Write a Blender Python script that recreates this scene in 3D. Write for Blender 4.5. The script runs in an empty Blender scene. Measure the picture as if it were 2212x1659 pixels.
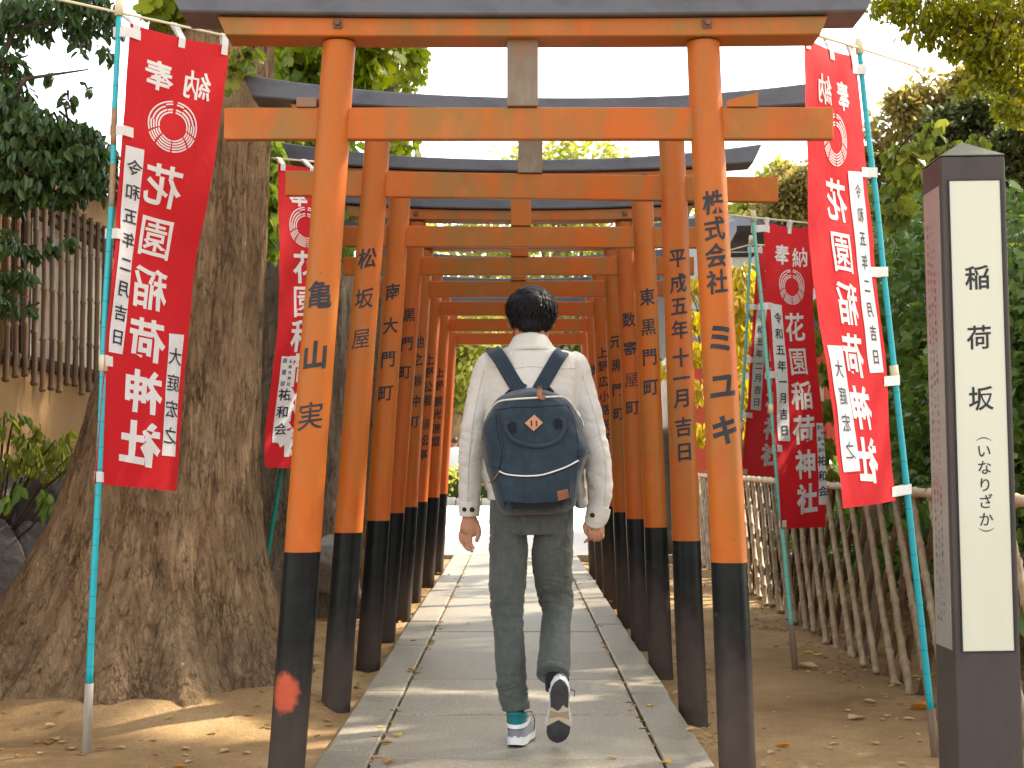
import bpy, bmesh, math, random
import numpy as np
from mathutils import Vector, Matrix, noise
from mathutils.bvhtree import BVHTree
R = math.radians
random.seed(7); rng = np.random.default_rng(7)
sc = bpy.context.scene
COL = sc.collection
# ------------------------------------------------------------------ camera
CAMH = 1.06; F = 3324.0
PITCH = math.atan(168.5/F); YAW = math.atan(9/F)
cd = bpy.data.cameras.new("camera"); cam = bpy.data.objects.new("camera", cd); COL.objects.link(cam)
cam.location = (0, 0, CAMH); cam.rotation_euler = (R(90)+PITCH, 0, YAW)
cd.sensor_width = 36; cd.lens = 36*F/2212; cd.clip_start = .1; cd.clip_end = 2000
cd.dof.use_dof = True; cd.dof.focus_distance = 5.8; cd.dof.aperture_fstop = 9.0
sc.camera = cam
CR = Matrix.Rotation(YAW, 3, 'Z') @ Matrix.Rotation(R(90)+PITCH, 3, 'X')
def at(px, py, Y):
    "picture point (2212 x 1659) at world depth Y"
    d = CR @ Vector(((px-1106)/F, (829.5-py)/F, -1))
    return Vector((0, 0, CAMH)) + d*(Y/d.y)
# ------------------------------------------------------------------ sky, sun, exposure
SUN_EL = R(43); SUN_AZ = R(58)          # azimuth clockwise from +Y (the way we look)
w = bpy.data.worlds.new("World"); sc.world = w; w.use_nodes = True
nt = w.node_tree; bg = nt.nodes["Background"]
sky = nt.nodes.new("ShaderNodeTexSky"); sky.sky_type = 'NISHITA'; sky.sun_disc = False
sky.sun_elevation = SUN_EL; sky.sun_rotation = SUN_AZ; sky.dust_density = 1.2; sky.air_density = 1.0; sky.ozone_density = .6
hs = nt.nodes.new("ShaderNodeHueSaturation"); hs.inputs["Saturation"].default_value = .18
nt.links.new(sky.outputs[0], hs.inputs["Color"]); nt.links.new(hs.outputs[0], bg.inputs[0])
bg.inputs[1].default_value = .15
sl = bpy.data.lights.new("sun", 'SUN'); sun = bpy.data.objects.new("sun", sl); COL.objects.link(sun)
sl.energy = 3.2; sl.angle = R(.9); sl.color = (1, .88, .70)
sd = Vector((math.sin(SUN_AZ)*math.cos(SUN_EL), math.cos(SUN_AZ)*math.cos(SUN_EL), math.sin(SUN_EL)))
sun.rotation_euler = sd.to_track_quat('Z', 'Y').to_euler()
sun.location = (8, 10, 12)
sc.view_settings.view_transform = 'Standard'; sc.view_settings.look = 'None'
sc.view_settings.gamma = 1; sc.view_settings.exposure = 2.08
sc.cycles.max_bounces = 8; sc.cycles.transparent_max_bounces = 8
# ------------------------------------------------------------------ helpers
def wloc(o):
    v = Vector((0, 0, 0))
    while o is not None: v += o.location; o = o.parent
    return v
def obj(name, V, Fc, mat, parent=None, smooth=False, loc=None):
    "one mesh object from WORLD vertices; its origin is its parent's origin, or loc"
    o0 = wloc(parent) if parent else Vector(loc if loc is not None else (0, 0, 0))
    V = np.asarray([tuple(v) for v in V] if not isinstance(V, np.ndarray) else V, dtype=float) - np.array(o0)
    me = bpy.data.meshes.new(name); me.from_pydata(V.tolist(), [], Fc)
    for m in (mat if isinstance(mat, (list, tuple)) else [mat]): me.materials.append(m)
    if smooth: me.polygons.foreach_set("use_smooth", [True]*len(me.polygons))
    me.update()
    o = bpy.data.objects.new(name, me); COL.objects.link(o)
    if parent: o.parent = parent
    else: o.location = o0
    return o
def thing(name, label, cat, loc=(0, 0, 0), group=None):
    o = bpy.data.objects.new(name, None); COL.objects.link(o); o.location = loc; o.empty_display_size = .1
    return tag(o, label, cat, group)
def tag(o, label, cat, group=None, kind=None):
    o['label'] = label; o['category'] = cat
    if group: o['group'] = group
    if kind: o['kind'] = kind
    return o
def struct(o): o['kind'] = 'structure'; return o
class MB:
    "collects shapes for ONE mesh"
    def __init__(s): s.V = []; s.F = []; s.mi = []
    def add(s, V, Fc, mi=0):
        n = len(s.V); s.V += [tuple(v) for v in V]; s.F += [tuple(i+n for i in f) for f in Fc]; s.mi += [mi]*len(Fc); return s
    def box(s, x0, x1, y0, y1, z0, z1, mi=0):
        return s.add([(x0,y0,z0),(x1,y0,z0),(x1,y1,z0),(x0,y1,z0),(x0,y0,z1),(x1,y0,z1),(x1,y1,z1),(x0,y1,z1)],
            [(0,3,2,1),(4,5,6,7),(0,1,5,4),(1,2,6,5),(2,3,7,6),(3,0,4,7)], mi)
    def bbox(s, x0, x1, y0, y1, z0, z1, b=.01, mi=0):
        "box with bevelled edges"
        bm = bmesh.new(); bmesh.ops.create_cube(bm, size=1)
        for v in bm.verts: v.co = Vector((x0+(v.co.x+.5)*(x1-x0), y0+(v.co.y+.5)*(y1-y0), z0+(v.co.z+.5)*(z1-z0)))
        bmesh.ops.bevel(bm, geom=list(bm.edges), offset=b, segments=2, affect='EDGES', profile=.5)
        bm.verts.index_update(); s.add([v.co for v in bm.verts], [[v.index for v in f.verts] for f in bm.faces], mi); bm.free(); return s
    def tube(s, pts, rad, n=10, cap=True, mi=0, flat=None):
        V, Fc = tube(pts, rad, n, cap, flat); return s.add(V, Fc, mi)
    def build(s, name, mat, parent=None, smooth=False, loc=None):
        o = obj(name, s.V, s.F, mat, parent, smooth, loc)
        if any(s.mi): o.data.polygons.foreach_set("material_index", s.mi)
        return o
def tube(pts, rad, n=10, cap=True, flat=None):
    "round or flattened tube; rad: number, list, or list of (a,b); flat: direction of the first radius"
    pts = [Vector(p) for p in pts]; k = len(pts)
    if not isinstance(rad, (list, tuple)): rad = [rad]*k
    V = []; Fc = []; prev = Vector(flat) if flat is not None else None
    for i, p in enumerate(pts):
        t = (pts[min(i+1, k-1)] - pts[max(i-1, 0)]).normalized()
        if prev is None: prev = Vector((1, 0, 0)) if abs(t.x) < .8 else Vector((0, 1, 0))
        a = prev - t*prev.dot(t)
        if a.length < 1e-6: a = t.orthogonal()
        a.normalize(); b = t.cross(a)
        if flat is None: prev = a
        r = rad[i]; ra, rb = r if isinstance(r, (tuple, list)) else (r, r)
        for j in range(n):
            an = 2*math.pi*j/n; V.append(p + a*(ra*math.cos(an)) + b*(rb*math.sin(an)))
    for i in range(k-1):
        for j in range(n):
            j2 = (j+1) % n; Fc.append((i*n+j, i*n+j2, (i+1)*n+j2, (i+1)*n+j))
    if cap: Fc.append(tuple(range(n-1, -1, -1))); Fc.append(tuple(range((k-1)*n, k*n)))
    return V, Fc
def catmull(P, m=6):
    "smooth list of number tuples"
    P = [np.array(p, float) for p in P]; out = []
    for i in range(len(P)-1):
        p0 = P[max(i-1, 0)]; p1 = P[i]; p2 = P[i+1]; p3 = P[min(i+2, len(P)-1)]
        for t in np.linspace(0, 1, m, endpoint=False):
            out.append(.5*(2*p1+(p2-p0)*t+(2*p0-5*p1+4*p2-p3)*t*t+(3*p1-p0-3*p2+p3)*t**3))
    out.append(P[-1]); return out
def ball(c, r, nu=16, nv=10):
    c = Vector(c); r = Vector(r) if not isinstance(r, (int, float)) else Vector((r, r, r)); V = [c+Vector((0, 0, r.z))]
    for i in range(1, nv):
        th = math.pi*i/nv
        for j in range(nu):
            ph = 2*math.pi*j/nu; V.append(c+Vector((r.x*math.sin(th)*math.cos(ph), r.y*math.sin(th)*math.sin(ph), r.z*math.cos(th))))
    V.append(c-Vector((0, 0, r.z))); Fc = [(0, 1+j, 1+(j+1) % nu) for j in range(nu)]
    for i in range(nv-2):
        for j in range(nu):
            a = 1+i*nu; b = a+nu; Fc.append((a+j, b+j, b+(j+1) % nu, a+(j+1) % nu))
    e = len(V)-1; a = 1+(nv-2)*nu
    Fc += [(e, a+(j+1) % nu, a+j) for j in range(nu)]
    return V, Fc
def remesh(mb, voxel, smooth=2):
    "fuse overlapping closed shells into one continuous surface"
    me = bpy.data.meshes.new("tmp"); me.from_pydata([tuple(v) for v in mb.V], [], mb.F)
    bm = bmesh.new(); bm.from_mesh(me); bmesh.ops.recalc_face_normals(bm, faces=bm.faces); bm.to_mesh(me); bm.free()
    o = bpy.data.objects.new("tmp", me); COL.objects.link(o)
    md = o.modifiers.new("r", 'REMESH'); md.mode = 'VOXEL'; md.voxel_size = voxel
    if smooth:
        ms = o.modifiers.new("s", 'SMOOTH'); ms.iterations = smooth; ms.factor = .5
    dg = bpy.context.evaluated_depsgraph_get(); dg.update()
    m2 = bpy.data.meshes.new_from_object(o.evaluated_get(dg))
    n = len(m2.vertices); V = np.empty(n*3); m2.vertices.foreach_get("co", V); V = V.reshape(n, 3)
    N = np.empty(n*3); m2.vertices.foreach_get("normal", N); N = N.reshape(n, 3)
    Fc = [tuple(p.vertices) for p in m2.polygons]
    bpy.data.objects.remove(o); bpy.data.meshes.remove(me); bpy.data.meshes.remove(m2)
    return V, Fc, N
# ------------------------------------------------------------------ materials
def new_mat(name):
    m = bpy.data.materials.new(name); m.use_nodes = True; return m, m.node_tree, m.node_tree.nodes["Principled BSDF"]
def N(nt, t, **kw):
    n = nt.nodes.new(t)
    for k, v in kw.items():
        if k in n.inputs.keys(): n.inputs[k].default_value = v
        else: setattr(n, k, v)
    return n
def ramp(nt, fac, stops):
    r = nt.nodes.new("ShaderNodeValToRGB"); e = r.color_ramp.elements
    while len(e) < len(stops): e.new(.5)
    for el, (p, c) in zip(e, stops): el.position = p; el.color = (*c, 1) if len(c) == 3 else c
    nt.links.new(fac, r.inputs[0]); return r.outputs[0]
def coords(nt, scale=(1, 1, 1), kind='Object'):
    tc = nt.nodes.new("ShaderNodeTexCoord"); mp = nt.nodes.new("ShaderNodeMapping"); mp.inputs['Scale'].default_value = scale
    nt.links.new(tc.outputs[kind], mp.inputs[0]); return mp.outputs[0]
def nz(nt, vec, scale, detail=6, rough=.6, dist=0):
    n = N(nt, "ShaderNodeTexNoise", Scale=scale, Detail=detail, Roughness=rough, Distortion=dist); nt.links.new(vec, n.inputs['Vector']); return n.outputs['Fac']
def mixc(nt, fac, a, b, mode='MIX'):
    m = nt.nodes.new("ShaderNodeMix"); m.data_type = 'RGBA'; m.blend_type = mode
    for s, v in ((m.inputs[0], fac), (m.inputs[6], a), (m.inputs[7], b)):
        if hasattr(v, 'is_output'): nt.links.new(v, s)
        elif isinstance(v, (int, float)): s.default_value = v
        else: s.default_value = (*v, 1)
    return m.outputs[2]
def bump(nt, bs, h, strength=.3, dist=.01, prev=None):
    b = N(nt, "ShaderNodeBump", Strength=strength, Distance=dist); nt.links.new(h, b.inputs['Height'])
    if prev: nt.links.new(prev, b.inputs['Normal'])
    nt.links.new(b.outputs[0], bs.inputs['Normal']); return b.outputs[0]
def M(name, c1, c2=None, scale=8, detail=6, stretch=(1, 1, 1), rough=.6, bs=.3, bd=.004, c3=None, spec=.4, bscale=None, metal=0, sheen=0):
    "noise coloured surface with bump"
    m, nt, b = new_mat(name); v = coords(nt, stretch); f = nz(nt, v, scale, detail)
    if c2 is None: c2 = tuple(x*.8 for x in c1)
    st = [(.3, c1), (.7, c2)] if c3 is None else [(.25, c1), (.5, c2), (.75, c3)]
    nt.links.new(ramp(nt, f, st), b.inputs['Base Color']); b.inputs['Roughness'].default_value = rough
    b.inputs['Specular IOR Level'].default_value = spec*.6; b.inputs['Metallic'].default_value = metal
    if sheen: b.inputs['Sheen Weight'].default_value = sheen
    if bs: bump(nt, b, nz(nt, v, bscale or scale*3, 5), bs, bd)
    return m
def leafmat(name, stops, rough=.45, trans=.45, spec=.3, glow=1.25):
    "leaf: colour differs leaf by leaf, light shines through"
    m, nt, b = new_mat(name); g = nt.nodes.new("ShaderNodeNewGeometry")
    c = ramp(nt, g.outputs['Random Per Island'], stops)
    n = nz(nt, coords(nt), 1.1, 2); c = mixc(nt, n, c, mixc(nt, .5, c, stops[-1][1]))
    nt.links.new(c, b.inputs['Base Color']); b.inputs['Roughness'].default_value = rough; b.inputs['Specular IOR Level'].default_value = spec
    t = nt.nodes.new("ShaderNodeBsdfTranslucent"); hsv = N(nt, "ShaderNodeHueSaturation", Saturation=1.1, Value=glow); nt.links.new(c, hsv.inputs['Color']); nt.links.new(hsv.outputs[0], t.inputs[0])
    mx = nt.nodes.new("ShaderNodeMixShader"); mx.inputs[0].default_value = trans
    nt.links.new(b.outputs[0], mx.inputs[1]); nt.links.new(t.outputs[0], mx.inputs[2]); nt.links.new(mx.outputs[0], nt.nodes["Material Output"].inputs[0])
    return m
# ------------------------------------------------------------------ writing
_gl = {}
def _glyph(ch, off):
    cu = bpy.data.curves.new("g", 'FONT'); cu.body = ch; cu.size = 1; cu.align_x = 'CENTER'; cu.resolution_u = 3; cu.offset = off; cu.fill_mode = 'BOTH'
    o = bpy.data.objects.new("g", cu); COL.objects.link(o)
    dg = bpy.context.evaluated_depsgraph_get(); dg.update()
    me = bpy.data.meshes.new_from_object(o.evaluated_get(dg))
    bm = bmesh.new(); bm.from_mesh(me); bmesh.ops.remove_doubles(bm, verts=bm.verts, dist=1e-5); bm.verts.index_update()
    r = ([(v.co.x, v.co.y) for v in bm.verts], [tuple(v.index for v in f.verts) for f in bm.faces], sum(f.calc_area() for f in bm.faces), sum(e.calc_length() for e in bm.edges if len(e.link_faces) == 1))
    bm.free(); bpy.data.objects.remove(o); bpy.data.meshes.remove(me); bpy.data.curves.remove(cu); return r
def glyph(ch, off=0.0):
    "outline thickened by off; the fill fails at some offsets, so nearby ones are tried and the filled area checked"
    k = (ch, off)
    if k not in _gl:
        g0 = _glyph(ch, 0); best = g0
        if not g0[3]: g0 = best = _glyph({'（': '(', '）': ')'}.get(ch, ch), 0)
        if g0[3]: off = min(off, max(.004, (.56-g0[2])/g0[3]))
        if not g0[3] or off == 0: _gl[k] = best[:2]; return best[:2]
        for f in (1, .96, 1.04, .92, 1.08, .88, .84, .8, .75, .7, .65, .6, .55, .5, .45, .4, .35, .3, .2):
            g = _glyph(ch, off*f); gain = (g[2]-g0[2])/(g0[3]*off*f)
            if .72 < gain < 1.12: best = g; break
        _gl[k] = best[:2]
    return _gl[k]
def brush(ch, cx, cy, sx, sy, off=.012, slope=.08, rot=False, flip=False):
    "2-D glyph centred on (cx,cy), a little brushy"
    V, Fc = glyph(ch, off); out = []
    for x, y in V:
        y -= .37
        if rot: x, y = y, -x
        else: y += slope*x
        n = noise.noise_vector(Vector((x*5+ord(ch) % 17, y*5, 0)))
        x += n.x*.011; y += n.y*.011
        if flip: x = -x
        out.append((cx+x*sx, cy+y*sy))
    return out, Fc
def ink(items, fn, name, mat, parent, cuts=None, ycuts=None):
    "items: list of (V2,F); fn maps 2-D to one or more world points (list of layers)"
    bm = bmesh.new()
    for V, Fc in items:
        vs = [bm.verts.new((x, y, 0)) for x, y in V]
        for f in Fc:
            try: bm.faces.new([vs[i] for i in f])
            except ValueError: pass
    for axis, cc in ((0, cuts), (1, ycuts)):
        for c in cc or []:
            p = [0, 0, 0]; p[axis] = c; nn = [0, 0, 0]; nn[axis] = 1
            bmesh.ops.bisect_plane(bm, geom=list(bm.verts)+list(bm.edges)+list(bm.faces), plane_co=p, plane_no=nn, dist=1e-6)
    bm.verts.index_update()
    V2 = [(v.co.x, v.co.y) for v in bm.verts]; F2 = [[v.index for v in f.verts] for f in bm.faces]; bm.free()
    layers = len(fn(*V2[0])); mb = MB()
    for L in range(layers): mb.add([fn(x, y)[L] for x, y in V2], F2)
    return mb.build(name, mat, parent)
def rect2(x0, x1, y0, y1): return [(x0, y0), (x1, y0), (x1, y1), (x0, y1)], [(0, 1, 2, 3)]
# ------------------------------------------------------------------ leaves
LEAF = {  # outline in (across, along), along 0..1; left half mirrored
 'oval': ([(0,0,0),(-.22,.3,.06),(-.2,.65,.05),(0,1,-.05),(.2,.65,.05),(.22,.3,.06)], [(0,1,2,3),(0,3,4,5)]),
 'diamond': ([(0,0,0),(-.28,.5,.05),(0,1,0),(.28,.5,.05)], [(0,1,2),(0,2,3)]),
 'long': ([(0,0,0),(-.13,.4,.03),(0,1,-.1),(.13,.4,.03)], [(0,1,2),(0,2,3)]),
 'fan': ([(0,0,0),(-.5,.55,.04),(-.42,.85,0),(-.08,.95,.05),(0,.72,.03),(.08,.95,.05),(.42,.85,0),(.5,.55,.04)], [(0,1,2,3,4),(0,4,5,6,7)]),
 'ivy': ([(0,0,0),(-.4,.1,.03),(-.5,.5,0),(-.2,.6,.05),(0,1,-.06),(.2,.6,.05),(.5,.5,0),(.4,.1,.03)], [(0,1,2,3,4),(0,4,5,6,7)]),
}
# breaks in the canopy: the sun comes through to these places
GAPS = [((-.48, 6.75, .03), .26), ((-.15, 6.65, .03), .24), ((.15, 6.75, .03), .14), ((-.62, 5.95, .03), .13), ((.62, 7.25, .03), .16), ((1.0, 7.35, 0), .14), ((1.3, 7.9, -.05), .17), ((1.75, 8.0, -.05), .10), ((-1.25, 6.30, 0), .24), ((-.95, 6.1, 0), .14), ((1.78, 8.65, 1.5), .12), ((.2, 11.0, .03), .2), ((-.2, 13.0, .03), .3), ((.1, 15.0, .03), .35), ((-1.2, 8.2, .2), .2), ((-1.9, 6.8, .35), .13)]
def leaf_mesh(P, D, size, shape='oval', upbias=.3, seed=0, gaps=False, spread=.35):
    "P: points, D: direction each leaf hangs or points; returns V, F"
    if gaps:
        keep = np.ones(len(P), bool); s_ = np.array(sd)
        for q, r in GAPS:
            rel = P-np.array(q); al = rel@s_; dist = np.linalg.norm(rel-al[:, None]*s_, axis=1)
            keep &= ~((al > 1.2) & (dist < r+size*.4) & (P[:, 0] > .9))
        P = P[keep]; D = D[keep]
    g = np.random.default_rng(seed); n = len(P); base, fc = LEAF[shape]; base = np.array(base); k = len(base)
    D = D + g.normal(0, spread, (n, 3)); D /= np.linalg.norm(D, axis=1)[:, None]
    up = g.normal(0, .6, (n, 3)); up[:, 2] += upbias*2
    X = np.cross(D, up); X /= np.linalg.norm(X, axis=1)[:, None]+1e-9; Z = np.cross(X, D)
    s = size*g.uniform(.65, 1.25, n)
    V = P[:, None, :] + s[:, None, None]*(base[None, :, 0, None]*X[:, None, :] + base[None, :, 1, None]*D[:, None, :] + base[None, :, 2, None]*Z[:, None, :])
    V = V.reshape(-1, 3); Fc = [tuple(i*k+j for j in f) for i in range(n) for f in fc]
    return V, Fc
def clump_points(clumps, n, seed=0, shell=.55, flat=1.0):
    "clumps: (x,y,z,r); leaves denser near each clump's outside"
    g = np.random.default_rng(seed); C = np.array(clumps); wgt = C[:, 3]**2; idx = g.choice(len(C), n, p=wgt/wgt.sum())
    d = g.normal(0, 1, (n, 3)); d /= np.linalg.norm(d, axis=1)[:, None]
    r = C[idx, 3]*(shell+(1-shell)*g.random(n))**1.0*g.uniform(.75, 1.1, n)
    d2 = d.copy(); d2[:, 2] *= flat
    return C[idx, :3]+d2*r[:, None], d
# ================================================================== SETTING: ground, path, plaza
def ground_z(x, y):
    z = -.05*min(1, max(0, (x-.3)/.5))
    if x > 2.3: z += .06*min(1, (x-2.3)/1.5)
    if x < -2.2 and y > 4: z += .10*min(1, (-2.2-x)/.8)
    f = 1 if abs(x) > .75 or y > 17 else 0
    if 17.2 < y < 60: z = .03+(-.045 if abs(x) < 40 else 0)
    else:
        z += .09*math.exp(-(max(0, math.hypot((x+1.75)*.85, y-7.15)-.80)/.16)) if x < -.8 else 0
        z += f*.022*(noise.noise((x*1.3, y*1.3, 0))+.5*noise.noise((x*4, y*4, 3))) - .012
    return z
def axis(lo, hi, step, far):
    a = list(np.arange(lo, hi+1e-6, step)); s = step; x = hi
    while x < far: s *= 1.5; x += s; a.append(x)
    s = step; x = lo; b = []
    while x > -far: s *= 1.5; x -= s; b.append(x)
    return b[::-1]+a
xs = axis(-4, 5, .06, 420); ys = axis(1.5, 18, .07, 420)
V = [(x, y, ground_z(x, y)) for y in ys for x in xs]; nx = len(xs)
Fc = [(j*nx+i, j*nx+i+1, (j+1)*nx+i+1, (j+1)*nx+i) for j in range(len(ys)-1) for i in range(nx-1)]
m, nt, b = new_mat("soil"); v = coords(nt)
c = ramp(nt, nz(nt, v, .9, 8, .65), [(.3, (.17, .100, .045)), (.48, (.285, .180, .085)), (.6, (.36, .238, .118)), (.74, (.44, .31, .165))])
moss = ramp(nt, nz(nt, v, 1.6, 5, .6), [(.54, (0, 0, 0)), (.68, (.5, .5, .5))])
c = mixc(nt, moss, c, (.20, .145, .045))
c = mixc(nt, ramp(nt, nz(nt, v, 70, 4), [(.5, (0, 0, 0)), (.75, (.6, .6, .6))]), c, (.12, .075, .045))
c = mixc(nt, ramp(nt, nz(nt, v, 150, 2), [(.66, (0, 0, 0)), (.74, (.7, .7, .7))]), c, (.42, .34, .24))
nt.links.new(c, b.inputs['Base Color']); b.inputs['Roughness'].default_value = .9; b.inputs['Specular IOR Level'].default_value = .15
p1 = bump(nt, b, nz(nt, v, 9, 8, .7), .7, .03); bump(nt, b, nz(nt, v, 120, 4), .45, .006, p1)
SOIL = m
struct(obj("ground", V, Fc, SOIL, smooth=True))
# granite path
m, nt, b = new_mat("granite"); v = coords(nt)
g_ = nt.nodes.new("ShaderNodeNewGeometry")
c = ramp(nt, g_.outputs['Random Per Island'], [(0, (.235, .203, .142)), (.5, (.30, .263, .187)), (1, (.36, .32, .232))])
c = mixc(nt, ramp(nt, nz(nt, v, 2.2, 6, .65), [(.35, (.0, .0, .0)), (.7, (.5, .5, .5))]), c, (.27, .235, .19))
c = mixc(nt, ramp(nt, nz(nt, v, 110, 4, .75), [(.44, (0, 0, 0)), (.58, (.75, .75, .75))]), c, (.105, .095, .08))
c = mixc(nt, ramp(nt, nz(nt, v, 210, 2, .7), [(.56, (0, 0, 0)), (.68, (.6, .6, .6))]), c, (.46, .44, .38))
c = mixc(nt, ramp(nt, nz(nt, v, 5, 3, .5, 1), [(.6, (0, 0, 0)), (.75, (.45, .45, .45))]), c, (.22, .18, .12))
nt.links.new(c, b.inputs['Base Color']); b.inputs['Roughness'].default_value = .45; b.inputs['Specular IOR Level'].default_value = .5
p1 = bump(nt, b, nz(nt, v, 60, 6, .7), .35, .006); bump(nt, b, nz(nt, v, 7, 3), .2, .01, p1); GRAN = m
mb = MB(); Ys = [2.4, 3.4, 4.4, 5.42, 6.35, 7.36, 8.43, 9.43, 10.5, 11.77, 12.8, 13.86, 14.9, 15.9, 17.1]
xl, xr = -.50, .505
for a, b2 in zip(Ys, Ys[1:]):
    dz = random.uniform(-.003, .003); mb.bbox(xl+.003, xr-.003, a+.008, b2-.008, -.12, .03+dz, .007)
struct(mb.build("stone_path", GRAN))
mb = MB()
for x0, x1, jo in ((-.685, xl-.005, [1.2, 3.0, 4.4, 5.55, 7.0, 8.7, 10.0, 11.0, 12.2, 13.4, 14.8, 17.1]), (xr+.005, .675, [1.5, 3.2, 5.33, 6.9, 8.4, 9.8, 11.4, 12.7, 14.1, 15.6, 17.1])):
    for a, b2 in zip(jo, jo[1:]):
        dx = random.uniform(-.006, .006); mb.bbox(x0+(dx if x0 < 0 else 0), x1+(dx if x0 > 0 else 0), a+.006, b2-.006, -.12, .034+random.uniform(-.003, .004), .008)
struct(mb.build("path_kerb", GRAN))
# the cross road beyond, pale and sunlit, with a stone edge
PALE = M("pale_paving", (.62, .58, .52), (.70, .66, .60), 3, 8, rough=.8, bs=.2)
struct(MB().box(-60, 60, 17.36, 36.6, -.06, .02).build("road", PALE))
struct(MB().bbox(-60, 60, 17.16, 17.34, -.08, .032, .01).build("road_kerb", GRAN))
mb = MB(); x = -30
while x < 30:
    l = random.uniform(.5, .7); mb.bbox(x, x+l-.02, 36.7, 37.0, -.02, .20+random.uniform(-.01, .01), .02); x += l
struct(mb.build("verge_kerb", M("kerb_stone", (.30, .29, .27), (.22, .21, .2), 6)))
# ================================================================== TORII
def vermilion(name, hue=0.0, wear=.5, bottom=False):
    "old vermilion paint: chalky, greenish and orange patches, fine cracks, no light painted in"
    m, nt, b = new_mat(name); v = coords(nt); g_ = nt.nodes.new("ShaderNodeObjectInfo")
    base = (.43-.02*hue, .099-.035*hue, .008+.003*hue); light = (.42, .135, .032); dull = (.23, .125, .032); deep = (.38, .060, .010)
    vs = coords(nt, (2.2, 2.2, .7)); n1 = nz(nt, vs, 2.1, 7, .65, .4); n2 = nz(nt, coords(nt, (1.2, 1.2, .8)), 4.3, 6, .6, .8)
    c = mixc(nt, ramp(nt, n1, [(.40, (0, 0, 0)), (.62, (wear, wear, wear))]), base, dull)
    c = mixc(nt, ramp(nt, n2, [(.52, (0, 0, 0)), (.72, (wear*.8,)*3)]), c, light)
    c = mixc(nt, ramp(nt, nz(nt, vs, 6, 5), [(.55, (0, 0, 0)), (.7, (.5, .5, .5))]), c, deep)
    st = coords(nt, (30, 30, 1.2)); c = mixc(nt, ramp(nt, nz(nt, st, 2, 6), [(.45, (0, 0, 0)), (.75, (.25, .25, .25))]), c, (.33, .11, .03))
    c = mixc(nt, ramp(nt, nz(nt, v, 38, 3), [(.72, (0, 0, 0)), (.76, (.8, .8, .8))]), c, (.16, .075, .035))
    nt.links.new(c, b.inputs['Base Color']); b.inputs['Roughness'].default_value = .45; b.inputs['Specular IOR Level'].default_value = .2
    p1 = bump(nt, b, nz(nt, st, 1.5, 6), .22, .004); bump(nt, b, nz(nt, v, 14, 5), .16, .01, p1)
    return m
VERM = [vermilion("vermilion_paint_%s" % n, h, wr) for n, h, wr in (("orange", 0, .55), ("orange_dull", .15, .75), ("red", .45, .5), ("deep", .6, .35), ("beam", .05, 1.0))]
def black_base():
    m, nt, b = new_mat("black_lacquer_worn"); v = coords(nt); sp = nt.nodes.new("ShaderNodeSeparateXYZ"); nt.links.new(v, sp.inputs[0])
    n = nz(nt, coords(nt, (3, 3, 1.4)), 2.5, 7, .7)
    ad = N(nt, "ShaderNodeMath", operation='MULTIPLY_ADD'); nt.links.new(n, ad.inputs[0]); ad.inputs[1].default_value = .55; nt.links.new(sp.outputs[2], ad.inputs[2])
    worn = ramp(nt, ad.outputs[0], [(.40, (1, 1, 1)), (.80, (0, 0, 0))])
    c = mixc(nt, ramp(nt, nz(nt, v, 7, 6), [(.4, (0, 0, 0)), (.8, (1, 1, 1))]), (.006, .007, .008), (.013, .019, .017))
    br = mixc(nt, nz(nt, v, 12, 6), (.040, .029, .024), (.080, .058, .047))
    c = mixc(nt, worn, c, br)
    c = mixc(nt, ramp(nt, nz(nt, v, 26, 4), [(.70, (0, 0, 0)), (.75, (.8, .8, .8))]), c, (.09, .065, .05))
    nt.links.new(c, b.inputs['Base Color']); b.inputs['Specular IOR Level'].default_value = .14
    r = ramp(nt, worn, [(0, (.30, .30, .30)), (1, (.75, .75, .75))]); nt.links.new(r, b.inputs['Roughness'])
    p1 = bump(nt, b, nz(nt, coords(nt, (30, 30, 1.5)), 1.5, 6), .25, .004); bump(nt, b, nz(nt, v, 18, 5), .2, .006, p1)
    return m, nt, b, v
BLK = black_base()[0]
m, nt, b, v = black_base(); m.name = "black_lacquer_red_patch"      # a patch of red undercoat laid bare on the nearest post
c_old = b.inputs['Base Color'].links[0].from_socket
vm = N(nt, "ShaderNodeVectorMath", operation='SUBTRACT'); nt.links.new(v, vm.inputs[0]); vm.inputs[1].default_value = (-.772, -.062, .29)
sc_ = N(nt, "ShaderNodeVectorMath", operation='MULTIPLY'); nt.links.new(vm.outputs[0], sc_.inputs[0]); sc_.inputs[1].default_value = (1, 1, .72)
ln = N(nt, "ShaderNodeVectorMath", operation='LENGTH'); nt.links.new(sc_.outputs[0], ln.inputs[0])
ad = N(nt, "ShaderNodeMath", operation='MULTIPLY_ADD'); nt.links.new(nz(nt, v, 28, 6, .7), ad.inputs[0]); ad.inputs[1].default_value = .05; nt.links.new(ln.outputs['Value'], ad.inputs[2])
k = ramp(nt, ad.outputs[0], [(.062, (1, 1, 1)), (.078, (0, 0, 0))])
c = mixc(nt, k, c_old, mixc(nt, nz(nt, v, 40, 5), (.50, .10, .045), (.34, .06, .03)))
nt.links.new(c, b.inputs['Base Color']); BLKRED = m
SLATE = M("grey_black_ridge_paint", (.060, .064, .078), (.105, .11, .128), 5, 7, (1, 1, 2), rough=.5, bs=.25, c3=(.075, .078, .092))
OLDWOOD = M("bare_weathered_wood", (.25, .21, .16), (.17, .135, .10), 6, 9, (2.5, 2.5, .8), rough=.8, bs=.5, c3=(.34, .115, .03))
RUST = M("rusty_iron", (.10, .06, .045), (.17, .10, .07), 30, 6, rough=.7, bs=.6)
INK = M("black_ink_paint", (.012, .014, .018), (.03, .033, .04), 20, rough=.45, bs=0)
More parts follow.
